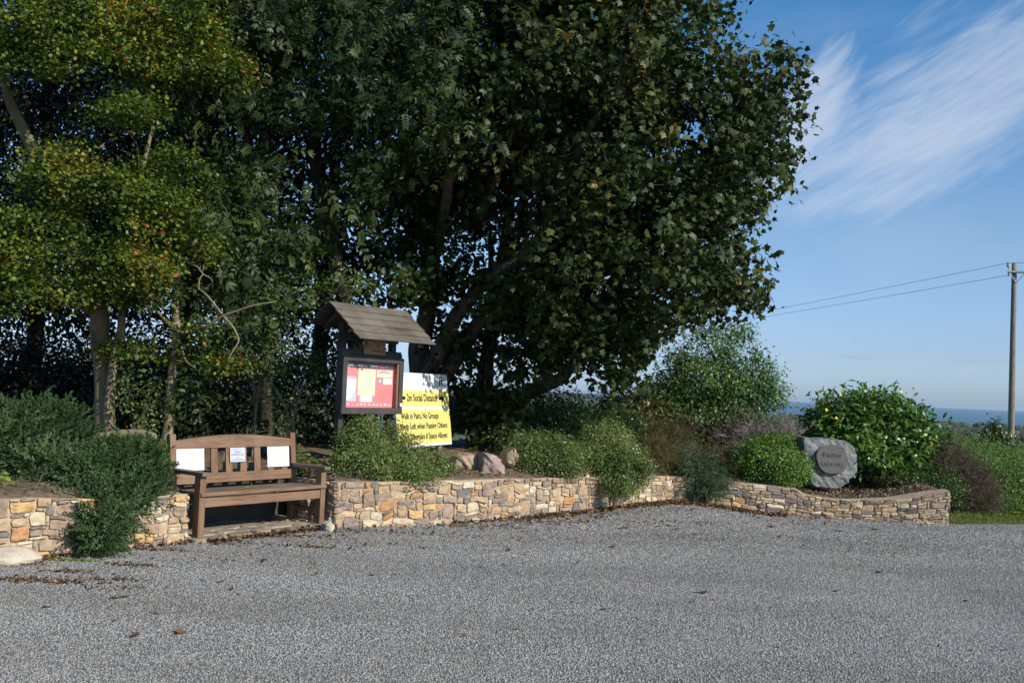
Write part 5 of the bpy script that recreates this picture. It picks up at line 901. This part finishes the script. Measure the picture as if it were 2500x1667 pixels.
for (x, y, h_) in [(1995, 985, .28), (2035, 950, .30), (2060, 940, .25), (2110, 940, .22), (2150, 945, .25), (2185, 935, .26), (2100, 955, .2), (2240, 1025, .22), (2278, 1000, .32), (2000, 1005, .2), (2165, 958, .2), (2080, 962, .2), (2255, 1015, .22), (2285, 1045, .18)]:
    tp = np.array(A3(x, y, 15.8)); b_ = tp-np.array([RN.normal()*.05, RN.normal()*.05, h_]); mbs.tube([b_-o-np.array([0, 0, .15]), (b_+tp)/2-o+RN.normal(size=3)*.01, tp-o], [.006, .005, .002], 4, cap=False)
    for j in range(9):
        f = j/8; p0 = b_+(tp-b_)*f; an = j*2.4; d = np.array([math.cos(an), math.sin(an), .9]); lp.append(p0); lt.append(d); ln_.append(np.array([-math.cos(an), -math.sin(an), .9]))
scatter('shoots', LANCE, rel(np.array(lp), o), np.array(ln_), np.array(lt), RN.uniform(.07, .11, len(lp)), M_laurel, T, RN.uniform(.6, 1, len(lp))); mbs.build('shoot_stems', M_elder, T, fix=False)
hedge('low_shrub', 'low dark green shrub at the right end of the wall under the laurel', [(2270, 1165, 14.9, .34, .3, .18), (2320, 1185, 14.7, .22, .25, .20), (2210, 1165, 15.0, .25, .25, .12), (2330, 1210, 14.5, .14, .15, .12)], 260, M_elder, (.025, .05), LANCE, 113, nl=18, cat='shrub', spread=.06, stems=60, r0=.006, col_=(.3, .2, .4))
hedge('dry_bush', 'brown dead twiggy bush between the wall end and green hedge', [(2340, 1145, 15.0, .36, .3, .24), (2375, 1190, 14.85, .32, .3, .26), (2400, 1225, 14.7, .24, .25, .16), (2320, 1110, 15.3, .3, .3, .2), (2340, 1220, 14.7, .2, .2, .14)], 800, M_brown, (.05, .10), NEED, 115, nl=9, cat='bush', spread=.07, stems=260, orient_k='sprig', r0=.006, stem_r=.002, bark=M_brown, inner=.3, col_=(.4, .2, .6))
hedge('bramble_hedge', 'sunlit green bramble and weed hedge at the right picture edge', [(2420, 1190, 15.6, .45, .45, .38), (2480, 1205, 15.4, .5, .45, .38), (2540, 1205, 15.5, .5, .5, .38), (2440, 1240, 15.0, .42, .35, .18), (2500, 1245, 15.0, .42, .35, .18), (2360, 1145, 16.4, .5, .5, .34), (2440, 1145, 16.6, .5, .5, .30), (2520, 1155, 16.4, .5, .5, .32), (2310, 1120, 17.0, .45, .5, .32), (2390, 1115, 17.2, .45, .5, .24), (2600, 1205, 15.6, .6, .6, .45), (2700, 1205, 16, .8, .8, .5), (2560, 1250, 15.1, .4, .4, .18), (2640, 1250, 15.3, .4, .4, .18), (2300, 1105, 17.6, .4, .5, .24), (2460, 1125, 17.4, .4, .5, .24)], 2700, M_bramble, (.03, .06), LANCE, 117, nl=24, spread=.10, hole=.0, stems=260, inner=.45, base=(2460, 15.6), col_=(.42, .3, .5), nsc=.6)
hedge('dark_bush', 'dark leafy bush standing up from the hedge beside the pole', [(2420, 1065, 19, .22, .3, .24), (2440, 1085, 19, .30, .3, .2), (2425, 1045, 19, .10, .15, .12), (2400, 1095, 19, .3, .3, .16)], 150, M_privet, (.04, .07), OVAL, 119, nl=22, cat='bush', spread=.07, stems=40, col_=(.2, .2, .4), r0=.02)
hedge('broom_shrub', 'thin upright olive shrub rising behind the laurel at the hedge top', [(2330, 1085, 18.5, .5, .4, .16), (2370, 1088, 18.5, .4, .4, .14), (2300, 1090, 18.5, .5, .4, .18), (2500, 1125, 18.5, .5, .4, .16), (2545, 1140, 18.5, .6, .4, .25)], 300, M_olive, (.03, .06), LANCE, 121, nl=20, cat='shrub', spread=.09, stems=80, col_=(.4, .2, .5), r0=.01)
# ---- middle background behind the boulders
hedge('sycamore_sapling', 'yellowing low sycamore saplings beneath the tree right of the yellow sign', [(1180, 1010, 15.2, .34, .3, .33), (1240, 990, 15.2, .38, .4, .28), (1185, 1070, 14.9, .26, .3, .16), (1240, 1060, 14.8, .36, .3, .2), (1270, 1030, 14.8, .3, .3, .22), (1150, 960, 15.5, .28, .3, .22)], 170, M_olive, (.07, .12), SYC, 123, nl=11, cat='shrub', spread=.13, hole=.1, stems=90, r0=.015, col_=(.45, .25, .6))
hedge('dark_shrub', 'dark glossy shrub behind the cream-flowered bushes under the sycamore', [(1290, 1010, 15.2, .34, .3, .34), (1350, 1000, 15.2, .38, .35, .30), (1400, 1010, 15.2, .32, .3, .26), (1320, 1060, 14.8, .4, .3, .25), (1400, 1060, 14.6, .35, .3, .22), (1260, 1080, 14.2, .3, .3, .18)], 330, M_privet, (.03, .06), OVAL, 125, nl=22, cat='shrub', spread=.09, stems=80, col_=(.25, .2, .4), r0=.012)
hedge('blue_green_shrub', 'soft blue-green needle-leaved shrub above the big cream-flowered one', [(1420, 1040, 14.6, .26, .25, .2), (1470, 1045, 14.5, .3, .3, .2), (1520, 1060, 14.5, .24, .25, .2), (1410, 1075, 14.3, .2, .2, .15)], 200, M_lav, (.09, .14), NEED, 127, nl=8, cat='shrub', spread=.05, hole=0, stems=40, orient_k='sprig', r0=.01, col_=(.3, .2, .5))
hedge('dogwood_shrub', 'olive leafy shrub with drooping leaves against the sea behind the heather', [(1500, 1000, 15.8, .32, .35, .28), (1560, 990, 15.8, .38, .35, .26), (1610, 1020, 15.7, .32, .3, .26), (1540, 1050, 15.4, .42, .35, .25), (1470, 1040, 15.6, .26, .3, .26), (1560, 960, 15.9, .14, .2, .1)], 330, M_olive, (.06, .11), LANCE, 129, nl=15, cat='shrub', spread=.09, hole=.05, stems=80, col_=(.4, .25, .5), r0=.012)
hedge('bedding_plant', 'low plant with pinkish red flowers beside the right bench arm', [(735, 1130, 11.2, .14, .15, .10), (765, 1140, 11.1, .12, .12, .09), (720, 1110, 11.5, .1, .1, .08)], 70, M_sage, (.02, .035), OVAL, 131, nl=20, cat='plant', spread=.035, stems=20, flowers=[('flowers', M_red_fl, 14, .02)], r0=.004)
hedge('blue_flower_plant', 'low dark mat with small blue flowers on the wall corner by the bench', [(800, 1163, 10.95, .14, .1, .05), (840, 1165, 11.05, .14, .1, .05), (870, 1170, 11.1, .10, .1, .04)], 70, M_rosem, (.015, .028), OVAL, 133, nl=20, cat='plant', spread=.03, stems=10, flowers=[('flowers', M_blue_fl, 30, .012)], r0=.003)
hedge('creeping_plant', 'small dark creeping clump in the bark chips below the laurel', [(2190, 1170, 15.0, .2, .2, .10), (2150, 1165, 15.1, .15, .2, .08)], 70, M_heath, (.02, .035), OVAL, 135, nl=16, cat='plant', spread=.04, stems=10, r0=.004, col_=(.3, .2, .4))
T = bpy.data.objects['laurel_shrub']; o = np.array(T.location)
for x, y, Y in [(2052, 962, 15.25), (2018, 1000, 15.3), (2042, 1020, 15.2), (2275, 1080, 15.1)]:
    c_ = at(x, y, Y)-o; an = np.arange(12)*2*math.pi/12; t1 = np.array([1., 0, 0]); t2 = np.array([0, -.3, .95]); td = t1*np.cos(an)[:, None]+t2*np.sin(an)[:, None]
    scatter('yellow_flower', RHOMB, np.tile(c_, (12, 1)), np.tile([.3, -1., .3], (12, 1)), td, .026, M_yellow_fl, T)

# ---- fallen log, robin ornament, stakes
mb = MB(); mb.tube([A3(205, 1070, 11.4), A3(250, 1064, 11.4), A3(300, 1058, 11.4), A3(345, 1056, 11.4), A3(375, 1064, 11.35), A3(386, 1085, 11.3)], [.035, .045, .048, .042, .04, .032], 10)
tag(mb.build('fallen_branch', M_bark_p, None, smooth=True), 'bent fallen branch lying in front of the hawthorn trunks', 'branch')
for i, (x, y, Y, lab) in enumerate([(553, 1105, 10.95, 'tallest grey stake seen through the bench back slats'), (588, 1122, 11.05, 'short pale stake behind the middle of the bench back'), (614, 1128, 11.2, 'pointed stake behind the plaque on the bench')]):
    tp = at(x, y, Y); mb = MB(); mb.prism([(tp[0]-.03, tp[1]-.02, .2), (tp[0]+.03, tp[1]-.02, .2), (tp[0]+.03, tp[1]-.02, tp[2]), (tp[0]-.03, tp[1]-.02, tp[2]+.01*i)], (0, .05, 0)); tag(mb.build('wooden_stake', M_stake, None, bevel=.004), lab, 'stake', 'stakes behind the bench')
rb = at(1433, 1164, 13.15); ro = root('bird_ornament', rb, 'tiny orange and white bird ornament on top of the wall by the bushes', 'ornament', rz=.4)
def ball(name, mat, c, r, par, seg=12):
    bm = bmesh.new(); bmesh.ops.create_uvsphere(bm, u_segments=seg, v_segments=8, radius=1); me = bpy.data.meshes.new(name)
    for v in bm.verts: v.co = Vector((v.co.x*r[0]+c[0], v.co.y*r[1]+c[1], v.co.z*r[2]+c[2]))
    bm.to_mesh(me); bm.free(); me.shade_smooth(); return link(name, me, mat, par)
ball('body', flat_mat('ornament_white', (.65, .58, .50)), (0, 0, 0), (.035, .03, .032), ro); ball('head', flat_mat('ornament_orange', (.55, .14, .04)), (-.012, -.008, .040), (.025, .023, .024), ro)
mb = MB(); mb.prism([(-.034, -.012, .040), (-.048, -.010, .036), (-.034, -.006, .036)], (0, .004, .003)); mb.build('beak', M_ink, ro); mb = MB(); mb.prism([(.028, -.01, .0), (.062, -.006, .012), (.060, .008, .006), (.028, .01, -.008)], (0, 0, .006)); mb.build('tail', M_brown, ro)

# ---- utility pole and wires
pb = at(2467, 1110, 46); pt = at(2476.5, 643, 46); gzp = float(terr(pb[0], 46)); PR = root('utility_pole', (pb[0], 46, gzp), 'weathered wooden utility pole with a crossarm at the right of the picture', 'pole'); o = np.array(PR.location)
mb = MB(); m_ = 14; q = [np.array([pb[0]+(pt[0]-pb[0])*(i/m_), 46, gzp-.5+(pt[2]-gzp+.5)*(i/m_)])-o for i in range(m_+1)]; mb.tube(q, [.155-.045*i/m_ for i in range(m_+1)], 14); mb.build('shaft', M_polew, PR, smooth=True)
M_galv = flat_mat('galvanised_steel', (.42, .42, .43), .5, .5, .4); M_ins = flat_mat('insulator_glass', (.35, .42, .36), .2, .6); M_wire = flat_mat('cable_dark', (.05, .055, .06), .6)
tz = pt[2]-.42-o[2]; ax = pt[0]-o[0]; arm_d = np.array([.93, -.36, 0]); a0 = np.array([ax, -.17, tz])-arm_d*.36; a1 = np.array([ax, -.17, tz])+arm_d*1.45
mb = MB(); mb.tube([a0, a1], [.06, .06], 4); mb.build('crossarm', M_galv, PR)
mb = MB(); c_ = np.array([ax, -.2, tz]); mb.tube([c_-arm_d*.32, c_+np.array([0, 0, -.52])], [.022, .022], 5); mb.build('brace', M_galv, PR); mb = MB(); mb.tube([c_+arm_d*.38, c_+np.array([0, 0, -.52])], [.022, .022], 5); mb.build('brace', M_galv, PR)
for s_ in (0, 1):
    b_ = a0+np.array([.05, 0, 0]) if s_ == 0 else a1-np.array([.05, 0, 0]); mb = MB(); mb.tube([b_-np.array([0, 0, .2]), b_+np.array([0, 0, .22]), b_+np.array([0, 0, .24]), b_+np.array([0, 0, .36]), b_+np.array([0, 0, .38]), b_+np.array([0, 0, .46])], [.03, .03, .10, .07, .09, .04], 10); mb.build('insulator', M_ins, PR)
yb = at(2462, 1062, 46)-o; mb = MB(); mb.prism([(yb[0]-.12, -.165, yb[2]-.16), (yb[0]+.16, -.165, yb[2]-.16), (yb[0]+.02, -.165, yb[2]+.12)], (0, .012, 0)); mb.build('warning_plate', M_yel, PR)
def wire(p0, p1, sagm, label, k=40):
    mb = MB(); p0 = np.array(p0); p1 = np.array(p1); pts = [p0+(p1-p0)*t_+np.array([0, 0, -4*sagm*t_*(1-t_)]) for t_ in np.linspace(0, 1, k)]; mb.tube([tuple(p_) for p_ in pts], .009, 4, cap=False); tag(mb.build('overhead_wire', M_wire, None, fix=False), label, 'wire', 'overhead wires')
w0 = o+a0+np.array([.05, 0, .42]); w1 = o+a0+np.array([.05, 0, -.15]); far = 150.0
e0 = at(1890, 755, 62); e1 = at(1890, 769, 62)
def ext(p, q, k): p = np.array(p); q = np.array(q); return p+(q-p)*k
wire(w0, ext(w0, e0, 2.6)+np.array([0, 0, .2]), .1, 'upper overhead wire running left from the pole top into the sycamore'); wire(w1, ext(w1, e1, 2.6)+np.array([0, 0, .2]), .1, 'lower overhead wire running left from below the crossarm')
wire(w0, at(2700, 618, 40), .1, 'short upper overhead wire leaving the pole top to the right', 12); wire(o+a1+np.array([-.05, 0, .42]), at(2900, 560, 34), .1, 'overhead wire at the right picture edge leaving the crossarm end', 12)

# ---- leaves on the ground
def leaves_on(name, label, pts, size, seed, curl=True, z0=.004, cat='leaf litter', mat=None, depth=.03):
    n = len(pts); rg = np.random.RandomState(seed); V_ = SYC[0].copy(); V_[:, 2] = .35*V_[:, 0]**2*2+.25*(V_[:, 1]-.5)**2*2-.05
    z = gzn(pts[:, 0], pts[:, 1])+z0+rg.rand(n)*depth; P3 = np.column_stack([pts, z]); nor = nrm(np.array([0, 0, 1.])+rg.normal(size=(n, 3))*.45); tip = rg.normal(size=(n, 3))*[1, 1, .2]
    return tag(scatter(name, (V_, SYC[1]), P3, nor, tip, rg.uniform(*size, n), mat or M_litter, None, rg.rand(n)**1.3*.95), label, cat, kind='stuff')
rg = np.random.RandomState(77); pp = []
for (xa, xb, n, off, sd, k_) in [(-.6, .9, 200, .03, .07, 1), (.3, 1.6, 520, .07, .09, 1), (1.6, 3.4, 2000, .16, .14, 1), (2.4, 4.0, 1000, .20, .12, 1), (-1.8, 2.0, 200, .25, .3, 1), (-3.9, -2.9, 160, .03, .08, 1), (0, 4.5, 300, .7, .5, 1), (3.6, 6.0, 90, .15, .15, 1)]:
    x = rg.uniform(xa, xb, n); pp.append(np.column_stack([x, frontY(x)-np.abs(rg.normal(size=n)*sd)-off*rg.rand(n)*.5-.02]))
for u, v, n, su, sv in [(.85, -.20, 270, .5, .03), (.9, -.16, 200, .5, .05), (.5, .35, 60, .2, .1), (1.3, .45, 160, .2, .1)]:
    q = rg.normal(size=(n, 2))*[su, sv]; q[:, 0] = np.clip(q[:, 0], -.7, .78); pp.append(np.array([cL+be*(u+a_)+bb*(v+b_) for a_, b_ in q]))
pp = np.concatenate(pp)
leaves_on('leaf_litter', 'drift of dry brown leaves along the foot of the stone walls', pp, (.022, .048), 5)
pp = []
for (px, py, n, sx, sy) in [(40, 1412, 90, .28, .04), (130, 1420, 110, .22, .04), (20, 1375, 70, .16, .05), (130, 1361, 60, .1, .04), (180, 1396, 60, .12, .03), (265, 1416, 50, .16, .03), (330, 1380, 60, .14, .03), (400, 1340, 60, .15, .03), (560, 1325, 90, .3, .05), (700, 1310, 110, .3, .05), (770, 1335, 60, .15, .04), (300, 1440, 30, .2, .06), (1150, 1280, 90, .4, .08), (960, 1300, 70, .35, .08), (1330, 1270, 120, .4, .08), (1250, 1310, 60, .5, .12), (1500, 1270, 80, .5, .12), (900, 1330, 50, .4, .1), (620, 1370, 40, .5, .1), (1700, 1275, 60, .4, .05)]:
    c_ = ground(px, py)[:2]; pp.append(c_+rg.normal(size=(n, 2))*[sx, sy])
pp.append(np.column_stack([rg.uniform(-4, 7, 230), rg.uniform(6, 13, 230)])); pp = np.concatenate(pp); pp = pp[pp[:, 1] < frontY(pp[:, 0])-.03]
leaves_on('scattered_leaf_debris', 'small clumps and crumbs of dry leaf scattered over the gravel', pp, (.014, .036), 6, depth=.012)
# bark chips, soil debris on the bed
n = 9000; x = rg.uniform(-4, 6.1, n); y = frontY(x)+.25+np.abs(rg.normal(size=n))*.8; xm = rg.uniform(3.4, 6.1, 9000); ym = frontY(xm)+.2+rg.rand(9000)*1.5; x = np.append(x, xm); y = np.append(y, ym); kp = keep(x, y); x, y = x[kp], y[kp]; n = len(x)
tag(scatter('bark_chips', RHOMB, np.column_stack([x, y, bedz(x, y)+rg.rand(n)*.02]), nrm(np.array([0, 0, 1.])+rg.normal(size=(n, 3))*.5), rg.normal(size=(n, 3)), rg.uniform(.015, .045, n), leaf_mat('bark_chip', G((0, (.06, .04, .025)), (.5, (.17, .12, .08)), (1, (.40, .32, .22))), .9, .05, .2, (1, 1, 1)), None), 'bark chips and leaf crumbs covering the raised planting bed', 'bark mulch', kind='stuff')
# individually visible leaves on the open gravel
lm = SYC[0].copy(); lm[:, 2] = .5*lm[:, 0]**2+.5*(lm[:, 1]-.5)**2-.03; me0 = fast_mesh('fallen_leaf', lm, SYC[1].ravel(), 3, np.full(len(lm), .6)); me0.materials.append(M_litter)
me1 = fast_mesh('fallen_leaf', lm*[1, 1, 1.6], SYC[1].ravel(), 3, np.full(len(lm), .88)); me1.materials.append(M_litter); me2 = fast_mesh('fallen_leaf', lm*[.8, 1.1, 1.8], SYC[1].ravel(), 3, np.full(len(lm), .3)); me2.materials.append(M_litter)
for i, (px, py, s) in enumerate([(280, 1463, .07), (302, 1460, .065), (337, 1554, .06), (445, 1544, .07), (540, 1424, .06), (650, 1371, .06), (112, 1484, .05), (1712, 1449, .09), (1888, 1290, .10), (2047, 1298, .09), (1710, 1305, .08), (1525, 1290, .09), (1610, 1287, .07), (1640, 1283, .08), (1900, 1312, .07), (2140, 1294, .09), (1825, 1276, .08), (1500, 1337, .06), (2045, 1445, .06), (1415, 1377, .08), (2150, 1400, .08), (1365, 1280, .09), (1420, 1290, .09), (1245, 1345, .06), (1030, 1340, .06), (770, 1377, .05), (570, 1440, .05), (1480, 1490, .06), (1320, 1345, .05), (2360, 1470, .05), (905, 1405, .05), (590, 1450, .04)]):
    p_ = ground(px, py, float(gzn(*ground(px, py)[:2]))); lf = bpy.data.objects.new('fallen_leaf', (me0, me1, me2)[i % 3]); col.objects.link(lf); lf.location = (p_[0], p_[1], p_[2]+.008); lf.scale = (s, s, s); lf.rotation_euler = (random.uniform(-.3, .3), random.uniform(-.3, .3), random.uniform(0, 6.28))
    tag(lf, 'dry curled brown leaf lying alone on the open grey gravel', 'leaf', 'single dry leaves on the gravel')
# grass verge and moss
vx = np.linspace(6.2, 12, 50)
M_verge = surf_mat('verge_soil', (.06, .07, .02), (.14, .14, .05), 9, .95, .6, c3=(.20, .17, .08), bdist=.02)
tag(grid_mesh('grass_verge', vx, 24, lambda X: gravelY(X)-.03, lambda X: X*0+19.0, lambda X, Y: -.10+.03*sstep(Y-gravelY(X), 0, .15)+(vnoise(X, Y, .3, 4)-.5)*.03+.25*sstep(Y, 15, 17.5), M_verge), kind='structure')
n = 26000; x = rg.uniform(6.22, 9.6, n); y = gravelY(x)-.01+rg.rand(n)**1.2*1.1; blade = (np.array([(-.05, 0, 0), (.05, 0, 0), (.03, .6, .08), (0, 1, .3)]), np.array([(0, 1, 2), (0, 2, 3)]))
tag(scatter('grass', blade, np.column_stack([x, y, -.10+.03*sstep(y-gravelY(x), 0, .15)+x*0]), rg.normal(size=(n, 3))*[1, 1, .1], nrm(np.array([0, 0, 1.])+rg.normal(size=(n, 3))*.55), rg.uniform(.03, .085, n)*(.6+.8*sstep(y-gravelY(x), .0, .5)), leaf_mat('grass_blade', G((0, (.06, .09, .018)), (.5, (.13, .17, .035)), (1, (.28, .27, .10))), .6, .3), None), 'short green grass of the verge beyond the right end of the wall', 'grass', kind='stuff')
c_ = ground(172, 1369)[:2]; q = c_+rg.normal(size=(500, 2))*[.10, .02]
hm = scatter('weed', OVAL, np.column_stack([q, np.full(500, .01)]), nrm(np.array([0, 0, 1.])+rg.normal(size=(500, 3))*.5), rg.normal(size=(500, 3)), .018, M_bramble, None, rg.uniform(.5, 1, 500)); tag(hm, 'small green weed patch on gravel at the foot of the left bush', 'weed')

# ---- far country: woods, houses
def blob_mesh(name, cs, rs, mat, label, seed):
    bm = bmesh.new(); bmesh.ops.create_icosphere(bm, subdivisions=2, radius=1); bv_ = np.array([v.co for v in bm.verts]); bf = np.array([[v.index for v in f.verts] for f in bm.faces]); bm.free(); rg_ = np.random.RandomState(seed); Vs, Fs = [], []
    for i, (c, r) in enumerate(zip(cs, rs)): Vs.append(c+bv_*r*(1+rg_.uniform(-.28, .28, (len(bv_), 1)))); Fs.append(bf+i*len(bv_))
    me = fast_mesh(name, np.concatenate(Vs), np.concatenate(Fs).ravel(), 3, rg_.rand(len(cs)).repeat(len(bv_))); return tag(link(name, me, mat), label, 'woodland', kind='stuff')
M_wood = surf_mat('woodland_canopy', (.018, .028, .012), (.045, .055, .022), .35, .95, 1.0, c3=(.075, .065, .03), bdist=1.0, attr=(.7, 1.4))
rg = np.random.RandomState(9); cs, rs = [], []
def belt(r0_, r1_, a0_, a1_, n, s0, s1):
    a_ = rg.uniform(a0_, a1_, n); r_ = rg.uniform(r0_, r1_, n); x, y = r_*np.sin(a_), r_*np.cos(a_); s = rg.uniform(s0, s1, n); z = terr(x, y)+s*.35
    cs.extend(np.stack([x, y, z], 1)); rs.extend(np.stack([s*1.3, s*1.3, s*.8], 1))
belt(3900, 4500, -.5, .6, 900, 9, 17); belt(2600, 3000, .25, .55, 420, 8, 14); belt(1500, 1750, .30, .50, 220, 6, 10); belt(2000, 2100, -.2, .6, 420, 5, 9); belt(900, 940, .1, .55, 300, 3, 6); belt(480, 500, .1, .6, 300, 2, 4); belt(7000, 9500, -.08, .18, 600, 16, 30); belt(250, 262, .2, .6, 240, 1.2, 2.4); belt(600, 760, .42, .52, 220, 4, 8); belt(3300, 3500, -.5, .5, 420, 6, 11)
blob_mesh('distant_woodland', cs, rs, M_wood, 'distant dark woods and hedgerows between the hill and the sea', 3)
M_hw = flat_mat('house_wall', (.75, .74, .70)); M_hr = flat_mat('house_roof', (.10, .10, .11))
for (px, py, Y, w_, lab) in [(2300, 1041, 3600, 16, 'leftmost of the far white houses among trees near the coast'), (2316, 1043, 3550, 20, 'second far white house, just right of the leftmost'), (2398, 1044, 3500, 12, 'far pale house midway between the laurel and the pole'), (2445, 1047, 3500, 18, 'far white house immediately left of the pole')]:
    c_ = at(px, py, Y); H0 = root('house', (c_[0], c_[1], c_[2]-3), lab, 'house', 'white houses near the coast', rz=.2); mb = MB(); mb.box(-w_/2, w_/2, -4, 4, -12, 4.5); mb.build('wall', M_hw, H0)
    mb = MB(); mb.prism([(-w_/2-.4, -4.6, 4.3), (-w_/2-.4, 4.6, 4.3), (-w_/2-.4, 0, 7.8)], (w_+.8, 0, 0)); rf = mb.build('roof', M_hr, H0); mb = MB(); mb.box(w_/2-1.6, w_/2-.6, -.6, .6, 6.4, 9); mb.build('chimney', M_hw, rf)
    for xx in (-w_*.28, w_*.12):
        mb = MB(); mb.box(xx, xx+1.4, -4.06, -4.0, 1.2, 2.8); mb.build('window', M_blk, H0)
# ---- haze: one closed box of thin air
mb = MB(); mb.box(-36000, 36000, -36000, 36000, -420, 16)
m, t = mat_new('haze_air'); pv_ = N(t, 'ShaderNodeVolumePrincipled'); pv_.inputs['Color'].default_value = (.70, .82, 1.0, 1); pv_.inputs['Density'].default_value = 2.3e-5; pv_.inputs['Anisotropy'].default_value = .2; o = N(t, 'ShaderNodeOutputMaterial'); t.links.new(pv_.outputs[0], o.inputs['Volume'])
hz = mb.build('haze', m, None); tag(hz, 'thin blue sea haze filling the air towards the horizon', 'haze', kind='stuff')
